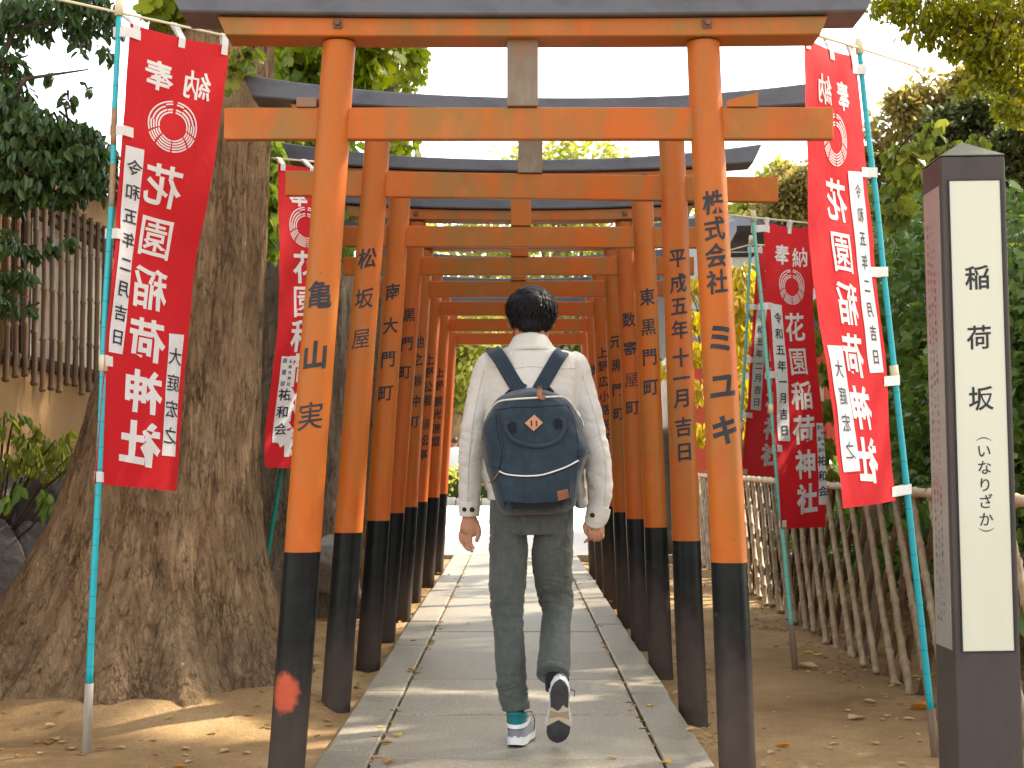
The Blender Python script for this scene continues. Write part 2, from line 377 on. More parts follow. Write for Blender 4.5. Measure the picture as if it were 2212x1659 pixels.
def torii(label, Y, verm, xl, xr, tl, tr, roll=0, zr=-.035, left=None, right=None, kc=.02, rise=(.086, .05), strut=None, khalf=1.235, shalf=1.04, nx=(-1.04, 1.07), bolts=True, redpatch=False, seed=0, dn=0, wedge=False):
    g = random.Random(seed); t = thing("torii_gate", label, "torii gate", (0, Y, 0), "vermilion torii gates over the path")
    cr, sr = math.cos(roll), math.sin(roll); beamm = VERM[4] if seed < 5 else verm
    def rl(x, z): return (x*cr+(z-1.2)*sr, z if roll == 0 else (z-1.2)*cr-x*sr+1.2)
    def rb(mb):
        mb.V = [(lambda q: (q[0], v[1], q[1]))(rl(v[0], v[2])) for v in mb.V]; return mb
    def post(xb, xt, zb, text):
        n = 26; V = []; zs = list(np.linspace(.757+zb, 2.50, 46)); s0 = g.random()*50
        def cx(z): return xb+(xt-xb)*z/2.5
        def rad(z, a): return (.0625-.006*z/2.5)*(1+.035*noise.noise((math.cos(a)*.8, z*1.6+s0, math.sin(a)*.8))+.02*noise.noise((math.cos(a)*2, z*5+s0, math.sin(a)*2)))
        def wob(z): return .006*noise.noise((s0, z*1.1, 4))*(1 if z > .7 else z/.7)
        def ring(z, e=0): return [(cx(z)+wob(z)+(rad(z, a)+e)*math.cos(a), Y+(rad(z, a)+e)*math.sin(a), z) for a in [2*math.pi*k/n for k in range(n)]]
        mb = MB()
        for z in zs: mb.V += ring(z)
        for i in range(len(zs)-1): mb.F += [(i*n+k, i*n+(k+1) % n, (i+1)*n+(k+1) % n, (i+1)*n+k) for k in range(n)]
        p = mb.build("post", verm, t, True)
        zs2 = list(np.linspace(-.15, .757+zb, 24)); mb = MB()
        for z in zs2: mb.V += ring(z, .0006)
        for i in range(len(zs2)-1): mb.F += [(i*n+k, i*n+(k+1) % n, (i+1)*n+(k+1) % n, (i+1)*n+k) for k in range(n)]
        mb.build("post_base", BLKRED if (redpatch and xb < 0) else BLK, p, True)
        if text:
            items = []; chars, s_ = text
            for q_, (ch, z) in enumerate(chars):
                s = s_[q_] if isinstance(s_, list) else s_; items.append(brush(ch, 0, z, s*.94, s, .022 if s < .1 else .034, .12))
            def fn(x, z):
                a = -math.pi/2+x/.0595; r = rad(z, a)+.0016
                return [(cx(z)+wob(z)+r*math.cos(a), Y+r*math.sin(a), z)]
            zc = sorted(set(round(z+k*.02, 3) for _, z in chars for k in range(-2, 3)))
            ink(items, fn, "inscription", INK, p, [k*.008 for k in range(-6, 7)])
    post(xl, tl, 0, left); post(xr, tr, zr, right)
    # tie beam through both posts, shimaki, ridge beam
    rb(MB().bbox(nx[0], nx[1], Y-.021, Y+.021, 2.182+dn, 2.292+dn, .005)).build("tie_beam", beamm, t)
    mb = MB(); nn = 40
    def beam(z0, z1, hb, ht, y, r0, r1, bev):
        V = []; Fc = []
        for i in range(nn+1):
            u = -1+2*i/nn; k = abs(u)**2.2
            zb, zt = z0+r0*k, z1+r1*k
            xb, xt = kc+hb*u, kc+ht*u
            q = [(xb, Y-y+bev, zb), (xb, Y-y, zb+bev), (xt, Y-y, zt-bev), (xt, Y-y+bev, zt), (xt, Y+y-bev, zt), (xt, Y+y, zt-bev), (xb, Y+y, zb+bev), (xb, Y+y-bev, zb)]
            V += q
        for i in range(nn): Fc += [(i*8+k, (i+1)*8+k, (i+1)*8+(k+1) % 8, i*8+(k+1) % 8) for k in range(8)]
        Fc += [tuple(range(8)), tuple(nn*8+k for k in range(7, -1, -1))]
        return V, Fc
    rb(MB().add(*beam(2.503, 2.566, shalf-.025, shalf, .075, rise[1]*.5, rise[1]*.6, .004))).build("lintel_beam", beamm, t)
    rb(MB().add(*beam(2.568, 2.628, khalf-.03, khalf+.012, .108, rise[1], rise[0], .006))).build("ridge_beam", SLATE, t)
    rb(MB().bbox(kc-.053, kc+.053, Y-.034, Y+.034, 2.294+dn, 2.505, .003)).build("centre_strut", strut or verm, t)
    if wedge:
        z = 2.2925+dn; MB().bbox(-.752, -.682, Y-.028, Y+.024, z, z+.034, .003).build("wedge", OLDWOOD, t)
        MB().add([(.722, Y-.029, z), (.826, Y-.029, z), (.826, Y-.029, z+.049), (.722, Y-.029, z+.022), (.722, Y+.02, z), (.826, Y+.02, z), (.826, Y+.02, z+.049), (.722, Y+.02, z+.022)], [(0, 1, 2, 3), (7, 6, 5, 4), (0, 4, 5, 1), (1, 5, 6, 2), (2, 6, 7, 3), (3, 7, 4, 0)]).build("wedge", verm, t)
    if bolts:
        for xb in (tl, tr):
            mb = MB(); x, z = xb+.0, 2.545
            q = [(x+.021*math.cos(R(45+8*g.random()+90*k)), z+.021*math.sin(R(45+90*k))) for k in range(4)]
            mb.add([(a, Y-.0755, c) for a, c in q]+[(a, Y-.083, c) for a, c in q], [(0, 1, 5, 4), (1, 2, 6, 5), (2, 3, 7, 6), (3, 0, 4, 7), (4, 5, 6, 7)])
            mb.tube([(x, Y-.083, z), (x, Y-.10, z)], .009, 6); rb(mb).build("bolt", RUST, t)
    return t
def col(text, y0, y1, Y, s):
    "characters of one column between picture rows y0..y1 (centres)"
    ys = list(np.linspace(y0, y1, len(text))) if not isinstance(y0, list) else y0
    return ([(c, CAMH+(998-y)*Y/F) for c, y in zip(text, ys)], s)
TY = [5.23, 6.66, 8.02, 9.22, 10.45, 11.8, 13.2, 14.7]
torii("nearest weathered orange torii gate, first over the path, 亀山実 on its left post", TY[0], VERM[0], -.775, .745, -.606, .648, 0,
      left=col("亀山実", 640, 900, TY[0], .100), right=col("株式会社ミユキ", [440, 497, 555, 612, 733, 835, 930], 0, TY[0], [.084]*4+[.106]*3), rise=(.05, .012), strut=OLDWOOD, redpatch=True, dn=-.02, wedge=True, kc=.022, khalf=1.19, shalf=1.035, nx=(-1.0, 1.085), seed=1)
torii("second torii gate from the front, sagging to the right, 松坂屋 on its left post", TY[1], VERM[1], -.776, .757, -.607, .675, R(.8),
      left=col("松坂屋", 560, 733, TY[1], .092), right=col("平成五年十一月吉日", [559, 614, 663, 714, 774, 819, 861, 923, 976], 0, TY[1], .086), strut=OLDWOOD, dn=.022, kc=.045, nx=(-1.02, 1.125), seed=2)
torii("third torii gate from the front, 南大門町 on its left post", TY[2], VERM[0], -.767, .748, -.607, .66, R(.25),
      left=col("南大門町", 632, 850, TY[2], .09), right=col("東黒門町", 643, 837, TY[2], .092), kc=.02, seed=3)
torii("fourth torii gate from the front, 黒門町 on its left post", TY[3], VERM[2], -.785, .745, -.60, .65, 0,
      left=col("黒門町", 682, 805, TY[3], .088), right=col("数寄屋町", [692, 755, 821, 881], 0, TY[3], .092), seed=4)
torii("fifth torii gate, in the middle of the row, 池之端仲町 on its left post", TY[4], VERM[1], -.777, .745, -.62, .65, R(-.2),
      left=col("池之端仲町", [740, 778, 824, 868, 912], 0, TY[4], .088), right=col("元黒門町", 739, 894, TY[4], .09), seed=5)
torii("sixth torii gate, 上野公園韻松亭 on its left post", TY[5], VERM[2], -.79, .728, -.62, .64, R(.2),
      left=col("上野公園韻松亭", [778, 806, 837, 866, 918, 952, 984], 0, TY[5], .09), right=col("上野広小路氏子", [763, 792, 825, 857, 886, 919, 948], 0, TY[5], .088), seed=6)
torii("seventh torii gate, last but one of the row, 上野観光連盟 on its left post", TY[6], VERM[2], -.766, .743, -.61, .65, 0,
      left=col("上野観光連盟", [806, 834, 868, 895, 926, 954], 0, TY[6], .088), right=col("御徒町", [800, 845, 890], 0, TY[6], .088), seed=7)
torii("eighth and farthest red torii gate, at the open end of the path", TY[7], VERM[3], -.76, .755, -.61, .66, 0, seed=8)
# ================================================================== BANNERS
def cloth_mat():
    m, nt, b = new_mat("red_banner_cloth"); v = coords(nt)
    c = mixc(nt, nz(nt, v, 3, 5), (.50, .010, .017), (.58, .017, .022)); nt.links.new(c, b.inputs['Base Color'])
    b.inputs['Roughness'].default_value = .75; b.inputs['Specular IOR Level'].default_value = .2
    p = bump(nt, b, nz(nt, v, 420, 2), .12, .001); bump(nt, b, nz(nt, coords(nt, (1, 1, .6)), 6, 5, .6, 1.2), .35, .02, p)
    t = nt.nodes.new("ShaderNodeBsdfTranslucent"); nt.links.new(c, t.inputs[0])
    mx = nt.nodes.new("ShaderNodeMixShader"); mx.inputs[0].default_value = .2
    nt.links.new(b.outputs[0], mx.inputs[1]); nt.links.new(t.outputs[0], mx.inputs[2]); nt.links.new(mx.outputs[0], nt.nodes["Material Output"].inputs[0]); return m
CLOTH = cloth_mat()
def thin(name, c, tr=.25, rough=.7):
    m, nt, b = new_mat(name); v = coords(nt); k = mixc(nt, nz(nt, v, 5, 5), c, tuple(x*.93 for x in c)); nt.links.new(k, b.inputs['Base Color']); b.inputs['Roughness'].default_value = rough
    t = nt.nodes.new("ShaderNodeBsdfTranslucent"); nt.links.new(k, t.inputs[0]); mx = nt.nodes.new("ShaderNodeMixShader"); mx.inputs[0].default_value = tr
    nt.links.new(b.outputs[0], mx.inputs[1]); nt.links.new(t.outputs[0], mx.inputs[2]); nt.links.new(mx.outputs[0], nt.nodes["Material Output"].inputs[0]); return m
WHITE = thin("white_print", (.80, .80, .79)); TAPE = thin("white_loop_tape", (.74, .74, .71))
PAPER = thin("white_cloth_strip", (.78, .79, .80))
def taped(name, c, rings=True):
    m, nt, b = new_mat(name); v = coords(nt); sp = nt.nodes.new("ShaderNodeSeparateXYZ"); nt.links.new(v, sp.inputs[0])
    k = mixc(nt, nz(nt, v, 9, 5), c, tuple(x*.75 for x in c))
    wv = N(nt, "ShaderNodeMath", operation='MULTIPLY'); nt.links.new(sp.outputs[2], wv.inputs[0]); wv.inputs[1].default_value = 11.0
    ad = N(nt, "ShaderNodeMath", operation='ADD'); nt.links.new(wv.outputs[0], ad.inputs[0]); nt.links.new(nz(nt, coords(nt, (1, 1, 6)), 1, 2), ad.inputs[1])
    fr = N(nt, "ShaderNodeMath", operation='FRACT'); nt.links.new(ad.outputs[0], fr.inputs[0])
    ln = ramp(nt, fr.outputs[0], [(0, (1, 1, 1)), (.05, (0, 0, 0))])
    k = mixc(nt, ln, k, tuple(x*.28 for x in c)); nt.links.new(k, b.inputs['Base Color']); b.inputs['Roughness'].default_value = .38
    bump(nt, b, fr.outputs[0], .25, .002); return m
CYAN = taped("cyan_tape_wound_pole", (.005, .40, .47)); MINT = taped("faded_mint_pole", (.16, .52, .42)); TEAL = taped("teal_plastic_pole", (.0, .24, .20))
BAREP = M("brown_bamboo_pole", (.22, .12, .05), (.34, .23, .13), 30, 4, (1, 1, .4), rough=.5)
CREAM = M("cream_plastic", (.62, .56, .38), (.55, .49, .33), 12, rough=.5, bs=.1)
STUB = M("weathered_stake", (.36, .32, .26), (.24, .205, .16), 9, 7, (5, 5, .5), rough=.85, bs=.5)
STUBD = M("dark_weathered_stake", (.22, .155, .10), (.13, .09, .06), 9, 7, (5, 5, .5), rough=.85, bs=.5)
def arc2(r0, r1, a0, a1, n=14):
    V = []
    for i in range(n+1):
        a = a0+(a1-a0)*i/n; V += [(r0*math.cos(a), r0*math.sin(a)), (r1*math.cos(a), r1*math.sin(a))]
    return V, [(2*i, 2*i+1, 2*i+3, 2*i+2) for i in range(n)]
def emblem():
    "two bound rice stalks bent into a ring"
    out = []; rings = [(.52+.1*k, .575+.1*k) for k in range(5)]
    for s in (1, -1):
        def put(r0, r1, d0, d1):
            V, Fc = arc2(r0, r1, R(d0), R(d1)); out.append(([(x*s, y) for x, y in V], Fc))
        for k, (r0, r1) in enumerate(rings):
            put(r0, r1, -88, -42-2*k)                      # foot of the sheaf
            put(r0+.02, r1+.02, -37-2*k, -14-2*k)          # binding
            put(r0, r1, -9-2*k, (10 if 0 < k < 4 else 84))
            if k in (1, 3): put(r0, r1, 66, 85)
        for i in range(8):                                  # grains
            for j, rr in enumerate((.66, .80)):
                a = 14+i*6.6; V, Fc = [], []
                cx, cy = rr*math.cos(R(a)), rr*math.sin(R(a)); an = R(a+90+(28 if j else -28))
                for q in range(8):
                    u, v_ = .065*math.cos(q*math.pi/4), .030*math.sin(q*math.pi/4); V.append(((cx+u*math.cos(an)-v_*math.sin(an))*s, cy+u*math.sin(an)+v_*math.cos(an)))
                out.append((V, [tuple(range(8))]))
    return out
def banner(label, pole, corners, polemat, side, flip, date, name, W, H, mu, stub, stubmat, rod, tabs, seed, strip_u=(.05, .24), name_u=(.66, .85), pole_r=(.0105, .0135), extra=None, bare=(), namev=(.655, .925), datev=(.265, .715), joint=None, cap=True):
    """pole: base and top points; corners: TL TR BL BR in the world; u runs along the cloth from left to right as seen"""
    g = random.Random(seed); P0, P1 = pole; t = thing("nobori_banner", label, "banner", (P0.x, P0.y, ground_z(P0.x, P0.y)), "red nobori banners on poles")
    ax = (P1-P0)
    # pole: stake in the ground, shaft, cap
    MB().tube([P0-ax.normalized()*.12, P0+ax*stub*.5, P0+ax*stub], [.017, .0175, .0165], 12).build("ground_stake", stubmat, t, True)
    n = 40; pts = [P0+ax*(stub*.93)+ax*(1-stub*.93)*i/n for i in range(n+1)]
    rad = [(pole_r[1]+(pole_r[0]-pole_r[1])*i/n)*(1+.05*noise.noise((i*.9, seed, 0))) for i in range(n+1)]
    for i, p in enumerate(pts): p += Vector((noise.noise((i*.12, seed, 1)), 0, 0))*.008
    MB().tube(pts, rad, 12).build("pole", polemat, t, True)
    for a, b2 in bare:
        MB().tube([P0+ax*(a+(b2-a)*i/4)+Vector((noise.noise(((a+(b2-a)*i/4-stub*.93)/(1-stub*.93)*n*.12, seed, 1)), 0, 0))*.008 for i in range(5)], pole_r[0]*1.12, 10).build("bare_bamboo", BAREP, t, True)
    if cap: MB().tube([P1-ax.normalized()*.015, P1+ax.normalized()*.02, P1+ax.normalized()*.045], [.0165, .0165, .014], 12).build("pole_cap", CREAM, t, True)
    if joint: MB().tube([P0+ax*joint, P0+ax*(joint+.022)], .017, 12).build("pole_joint", CREAM, t, True)
    # cloth
    TL, TR, BL, BR = corners; nrm = ((TR-TL).cross(BL-TL)).normalized()
    if nrm.y > 0: nrm = -nrm
    def base(u, v): return (TL*(1-u)+TR*u)*(1-v)+(BL*(1-u)+BR*u)*v
    def S(u, v):
        d = u if side == 'L' else 1-u
        wv = .022*d*math.sin(2.1*v*3+seed)+.014*math.sin(u*4.2+v*2+seed*2)*v + .012*noise.noise((u*2.2, v*5, seed))+.004*noise.noise((u*6, v*14, seed))
        sag = -.012*math.sin(math.pi*u)*(1-v)
        return base(u, v)+nrm*wv+Vector((0, 0, sag))+(TR-TL)*(.012*noise.noise((v*4, seed, 5))*(1 if d > .5 else d*2))
    nu, nv = 14, 60; V = [S(i/nu, j/nv) for j in range(nv+1) for i in range(nu+1)]
    cl = obj("cloth", V, [(j*(nu+1)+i, j*(nu+1)+i+1, (j+1)*(nu+1)+i+1, (j+1)*(nu+1)+i) for j in range(nv) for i in range(nu)], CLOTH, t, True)
    E = .0022
    def fn(k):
        def f(u, v): p = S(min(max(u, 0), 1), min(max(v, 0), 1)); return [p+nrm*E*k, p-nrm*E*k]
        return f
    sx, sy = 1/W, -1/H
    def ch(c, u, v, s, off, asp=1.0): return brush(c, u, v, s*sx*asp, s*sy, off, .06, False, flip)
    uc = [k/14 for k in range(1, 14)]; vc = [k/60 for k in range(1, 60)]
    ab = ("奉納" if not flip else "奉納")
    items = []; ut = (.33, .68) if extra is None else extra
    for c, u in zip(ab, ut): items.append(ch(c, u, .098+.012*(u-.5), .115, .045))
    for c, v in zip("花園稲荷神社", np.linspace(.335, .905, 6)): items.append(ch(c, mu+(v-.6)*.05*(1 if side == 'L' else -1), v, .166, .050))
    ink(items, fn(1), "lettering", WHITE, cl, uc, vc)
    ink([([((mu if side == 'R' and not flip else sum(ut)/2)+x*.101*sx, .200-y*.101/H) for x, y in V2], F2) for V2, F2 in emblem()], fn(1), "emblem", WHITE, cl, uc, vc)
    ink([rect2(strip_u[0], strip_u[1], datev[0], datev[1])], fn(1.2), "date_strip", PAPER, cl, uc, vc)
    k = np.linspace(datev[0]+.045, datev[1]-.035, len(date))
    ink([ch(c, sum(strip_u)/2+.01, v, .062, .012) for c, v in zip(date, k)], fn(2.2), "date_lettering", INK, cl, uc, vc)
    ink([rect2(name_u[0], name_u[1], namev[0], namev[1])], fn(1.2), "name_strip", PAPER, cl, uc, vc)
    it = []
    if isinstance(name, tuple):
        for j, colm in enumerate(name[0]):
            for i, c in enumerate(colm): it.append(ch(c, name_u[0]+(name_u[1]-name_u[0])*(.73-.46*j), namev[0]+.014+i*(.075/max(len(colm)-1, 1)), .026 if len(colm) < 5 else .019, .01))
        for c, v in zip(name[1], np.linspace(namev[0]+.125, namev[1]-.045, len(name[1]))): it.append(ch(c, sum(name_u)/2, v, .06, .015))
    else:
        for c, v in zip(name, np.linspace(namev[0]+.05, namev[1]-.045, len(name))): it.append(ch(c, sum(name_u)/2, v, .07, .004))
    ink(it, fn(2.2), "name_lettering", INK, cl, uc, vc)
    # cross rod and loops
    if rod: MB().tube(rod, .0055, 8).build("cross_rod", CREAM, t, True)
    mb_list = []
    for v in tabs:
        q = S(0.0 if side == 'L' else 1.0, v); s = (q-P0).dot(ax)/ax.dot(ax); pp = P0+ax*s
        inw = (S(.14, v)-S(0, v)) if side == 'L' else (S(.86, v)-S(1, v)); out_ = (pp-q).normalized() if (pp-q).length > 1e-3 else -inw.normalized()
        a = q+inw*.75; h = Vector((0, 0, .019)); c = pp+out_*.012; mb = MB()
        for s2 in (1, -1):
            mb.add([a+nrm*.004*s2-h, a+nrm*.004*s2+h, q+nrm*.006*s2+h, q+nrm*.006*s2-h, pp+nrm*.019*s2+h, pp+nrm*.019*s2-h, c+nrm*.009*s2+h, c+nrm*.009*s2-h], [(0, 1, 2, 3), (3, 2, 4, 5), (5, 4, 6, 7)])
        mb.F.append((7, 6, 14, 15)); mb.build("pole_loop", TAPE, t)
    if rod:
        ra, rb_ = Vector(rod[0]), Vector(rod[-1])
        for u in (.06, .5, .94):
            q = S(u, 0); d = (rb_-ra); s = (q-ra).dot(d)/d.dot(d); pp = ra+d*min(max(s, 0), 1); hw = (TR-TL).normalized()*.019; top = pp+Vector((0, 0, .008)); lo = S(u, .022)
            mb = MB()
            for s2 in (1, -1): mb.add([lo+nrm*.004*s2-hw, lo+nrm*.004*s2+hw, q+nrm*.005*s2+hw, q+nrm*.005*s2-hw, pp+nrm*.008*s2+hw, pp+nrm*.008*s2-hw, top+hw, top-hw], [(0, 1, 2, 3), (3, 2, 4, 5), (5, 4, 6, 7)])
            mb.build("rod_loop", TAPE, t)
    return t
D1 = "令和五年二月吉日"
banner("red banner on a cyan pole in front of the big trunk, lettering seen mirrored", (at(187, 1608, 5.78), at(257, 25, 5.74)),
       (at(281, 50, 5.74), at(488, 100, 6.22), at(208, 1045, 5.74), at(369, 1060, 6.20)), CYAN, 'L', True, D1, "大庭宏之", .385, 1.72, .485, .082, STUB,
       [at(-60, -42, 5.40), at(257, 27, 5.74), at(495, 79, 6.2)], (.02, .235, .46, .735, .985), 1, (.045, .23), (.75, .93), extra=(.31, .70), bare=((.73, .79), (.815, .865)), joint=.505)
banner("red banner on a cyan pole beside the cream signpost, lettering seen mirrored", (at(2022, 1640, 5.98), at(1857, 108, 5.92)),
       (at(1728, 82, 5.50), at(1846, 122, 5.90), at(1812, 1099, 5.50), at(1941, 1081, 5.88)), CYAN, 'R', True, D1, "大庭宏之", .54, 1.70, .44, .07, STUBD,
       [at(1715, 62, 5.46), at(1857, 104, 5.92), at(1985, 146, 6.5)], (.03, .265, .49, .735, .98), 2, (.66, .91), (.06, .28), extra=(.64, .32), joint=.53)
banner("red banner on a mint pole before the bamboo fence, date strip reading first month", (at(1717, 1437, 8.44), at(1628, 472, 8.40)),
       (at(1647, 480, 8.40), at(1758, 492, 8.80), at(1684, 1142, 8.40), at(1785, 1139, 8.78)), MINT, 'L', False, "令和五年一月吉日", (("五條天神社", "茶道部"), "祐和会"), .36, 1.68, .58, .09, STUBD,
       [at(1560, 462, 8.1), at(1628, 470, 8.40), at(1765, 484, 8.8)], (.02, .275, .5, .74, .985), 3, (.05, .29), (.85, .99), extra=(.34, .70), joint=.56)
banner("farthest red banner on a mint pole, partly hidden behind another banner", (at(1580, 1340, 11.0), at(1622, 522, 10.9)),
       (at(1636, 530, 10.9), at(1735, 540, 11.4), at(1604, 1026, 10.9), at(1704, 1032, 11.4)), MINT, 'L', False, D1, "勇", .40, 1.66, .58, .06, STUBD,
       [at(1560, 545, 10.7), at(1622, 528, 10.9), at(1740, 536, 11.4)], (.02, .27, .5, .74, .985), 4, (.06, .28), (.84, .99), joint=.5)
banner("red banner half hidden behind the nearest left gate post, on a teal pole", (at(533, 1480, 7.75), at(707, 372, 7.8)),
       (at(608, 352, 7.3), at(742, 362, 7.75), at(583, 1010, 7.3), at(704, 1014, 7.75)), TEAL, 'R', False, D1, (("五條天神社", "茶道部"), "祐和会"), .36, 1.46, .43, .05, STUBD,
       [at(590, 342, 7.3), at(715, 352, 7.78), at(770, 356, 8.0)], (.03, .27), 5, (.72, .93), (.10, .28), namev=(.635, .918), cap=False)
# ================================================================== SIGNPOST
SX0, SX1, SY0, SY1, SH = 1.338, 1.536, 4.70, 4.925, 1.965
IRON = M("dark_bronze_painted_metal", (.032, .027, .026), (.055, .046, .042), 5, 8, (1, 1, .5), rough=.5, bs=.15, c3=(.042, .035, .034))
m, nt, b = new_mat("cream_enamel_panel"); v = coords(nt)
c = mixc(nt, ramp(nt, nz(nt, coords(nt, (8, 8, .6)), 2, 4), [(.4, (0, 0, 0)), (.7, (.4, .4, .4))]), (.52, .53, .43), (.47, .485, .40)); nt.links.new(c, b.inputs['Base Color'])
b.inputs['Roughness'].default_value = .28; CREAMP = m
t = thing("signpost", "square dark signpost with cream panel reading 稲荷坂 in black characters", "signpost", (SX0, SY0, -.05))
TILT = R(.85)
mb = MB(); ga = .006
def frame(axis_, c0, c1, y, panel, mb, deep):
    "a face of the post with a recessed panel"
    pass
mb.bbox(SX0, SX1, SY0, SY1, -.3, 2.0, .008)
cx, cy = (SX0+SX1)/2, (SY0+SY1)/2
body = mb.build("post_body", IRON, t)
mb = MB(); q = [(SX0+.001, SY0+.001), (SX1-.001, SY0+.001), (SX1-.001, SY1-.001), (SX0+.001, SY1-.001)]
mb.add([(x, y, 2.0015) for x, y in q]+[(x, y, 2.0045) for x, y in q]+[(cx, cy, 2.066)], [(3, 2, 1, 0), (0, 1, 5, 4), (1, 2, 6, 5), (2, 3, 7, 6), (3, 0, 4, 7), (4, 5, 8), (5, 6, 8), (6, 7, 8), (7, 4, 8)])
mb.build("pyramid_cap", M("pale_weathered_metal", (.10, .108, .085), (.07, .076, .06), 9, rough=.45, bs=.2), t)
PX0, PX1, PZ0, PZ1 = SX0+.0225, SX1-.020, .487, 1.923
pan = MB().bbox(PX0, PX1, SY0-.003, SY0+.01, PZ0, PZ1, .001).build("front_panel", CREAMP, t)
mb = MB()
for x0, x1, z0, z1 in ((PX0-.004, PX0, PZ0-.004, PZ1+.004), (PX1, PX1+.004, PZ0-.004, PZ1+.004), (PX0, PX1, PZ1, PZ1+.004), (PX0, PX1, PZ0-.004, PZ0)): mb.box(x0, x1, SY0-.0055, SY0+.004, z0, z1)
mb.build("panel_edge", INK, pan)
zz = lambda y: CAMH+(998-y)*4.70/F
it = [brush(c, (PX0+PX1)/2+dx, zz(y), .078, .078, .016, .05) for c, y, dx in (("稲", 600, .0), ("荷", 730, 0), ("坂", 862, 0))]
it += [brush(c, (PX0+PX1)/2+.004, zz(y), .046, .046, .008, .03) for c, y in (("い", 975), ("な", 1011), ("り", 1048), ("ざ", 1084), ("か", 1122))]
for yb, sg in ((953, 1), (1141, -1)):
    q = [(-1+2*i/12) for i in range(13)]; Vb = [((PX0+PX1)/2+.004+.0235*u, zz(yb)+sg*(.0105*(1-u*u))) for u in q]+[((PX0+PX1)/2+.004+.0235*u, zz(yb)+sg*(.0105*(1-u*u)-.0028*(1-.7*u*u)-.0004)) for u in q]
    it.append((Vb, [(i, i+1, 14+i, 13+i) for i in range(12)]))
ink(it, lambda x, z: [Vector((x, SY0-.0042, z))], "lettering", INK, pan)
pan = MB().bbox(SX0-.003, SX0+.01, SY0+.028, SY1-.022, PZ0, PZ1-.01, .001).build("side_panel", M("shaded_cream_panel", (.24, .225, .20), (.20, .19, .17), 4, rough=.3, bs=0), t)  # shade of this side is put into the cream, darker than the front
txt = ["花園稲荷神社は一穴稲荷とも呼ばれ、創建年代は諸説あるが、江戸時代初期には創建されていた。承", "により三の時代から「稲荷」の名がある。享保十七年（一七三二）の「江戸砂子」にその名がみえ、明治二十九年", "（一八九六）の新撰東京名所図会には稲荷坂、忍ヶ岡の西方に在りて、穴稲荷社へ出る坂路をいふ」とある。"]
it = []
for j, s in enumerate(txt):
    for i, c in enumerate(s): it.append(brush(c, SY0+.062+j*.034, 1.80-.0285*i*(44/max(len(s), 44)), .018, .018, .0, .0))
ink(it, lambda y, z: [Vector((SX0-.0042, SY0+SY1-y-.0, z))], "side_lettering", INK, pan)
for o in [t]: o.rotation_euler = (0, -TILT, 0)
# ================================================================== BAMBOO FENCE
def bamboo(name, c1, c2, c3):
    m, nt, b = new_mat(name); v = coords(nt, (14, 14, 1.2)); g = nt.nodes.new("ShaderNodeNewGeometry")
    c = ramp(nt, nz(nt, v, 2.2, 7, .65), [(.3, c1), (.5, c2), (.75, c3)])
    hv = N(nt, "ShaderNodeHueSaturation"); nt.links.new(c, hv.inputs['Color']); nt.links.new(ramp(nt, g.outputs['Random Per Island'], [(0, (.75, .75, .75)), (1, (1.2, 1.2, 1.2))]), hv.inputs['Value'])
    nt.links.new(hv.outputs[0], b.inputs['Base Color']); b.inputs['Roughness'].default_value = .5; bump(nt, b, nz(nt, v, 5, 4), .2, .003); return m
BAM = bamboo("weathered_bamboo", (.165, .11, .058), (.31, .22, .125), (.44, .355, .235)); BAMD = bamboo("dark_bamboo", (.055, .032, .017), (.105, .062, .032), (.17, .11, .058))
BAML = bamboo("pale_rail_bamboo", (.33, .22, .125), (.45, .33, .21), (.53, .42, .29))
def cane(mb, p, q, r, seed, node=.17):
    p, q = Vector(p), Vector(q); L = (q-p).length; k = max(2, int(L/node)); pts = []; rad = []; o = .3*random.Random(seed).random()
    for i in range(k+1):
        s = min(max((i+o)/k, 0), 1)
        for ds, f in ((-.006/L*3, 1.0), (-.002/L, 1.30), (.003/L, 1.20), (.006/L*3, .97)):
            u = min(max(s+ds, 0), 1); pts.append(p.lerp(q, u)+Vector((noise.noise((u*2, seed, 0)), noise.noise((u*2, seed, 7)), 0))*.012); rad.append(r*f*(1.08-.16*u))
    oo = sorted(range(len(pts)), key=lambda i: (pts[i]-p).dot(q-p)); keep = []
    for i in oo:
        if not keep or (pts[i]-pts[keep[-1]]).length > 5e-4: keep.append(i)
    mb.tube([pts[i] for i in keep], [rad[i] for i in keep], 9)
fx = lambda y: 1.93+.012*(y-8)
t = thing("bamboo_fence", "low lattice fence of crossed bamboo canes along the right of the path", "fence", (1.93, 10, -.05))
a_ = MB(); b_ = MB(); i = 0; y = 4.6
while y < 17.5:
    s = random.uniform(-.05, .05)
    cane(a_, (fx(y)-.02, y+s, -.07), (fx(y+.6)-.018, y+.70+s*.3, .93), random.uniform(.0165, .0195), i)
    cane(b_, (fx(y)+.035, y+.38+s, -.07), (fx(y)+.035, y-.32-s, .93), random.uniform(.0150, .0190), i+100)
    y += .36; i += 1
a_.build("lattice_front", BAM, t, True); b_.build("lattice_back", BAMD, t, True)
mb = MB(); cane(mb, (fx(4.2)-.02, 4.2, .915), (fx(11)-.02, 11, .915), .022, 500, .30); mb.build("top_rail", BAML, t, True)
mb = MB(); cane(mb, (fx(10.9)-.02, 10.9, .915), (fx(17.8)-.02, 17.8, .915), .022, 501, .30); mb.build("top_rail", BAML, t, True)
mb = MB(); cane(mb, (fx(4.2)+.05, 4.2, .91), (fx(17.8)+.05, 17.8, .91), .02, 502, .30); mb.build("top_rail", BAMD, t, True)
for y in (5.1, 7.0, 9.0, 11.1, 13.2, 15.3, 17.3):
    MB().bbox(fx(y)+.075, fx(y)+.15, y-.035, y+.035, -.1, .96, .008).build("fence_post", STUBD, t)
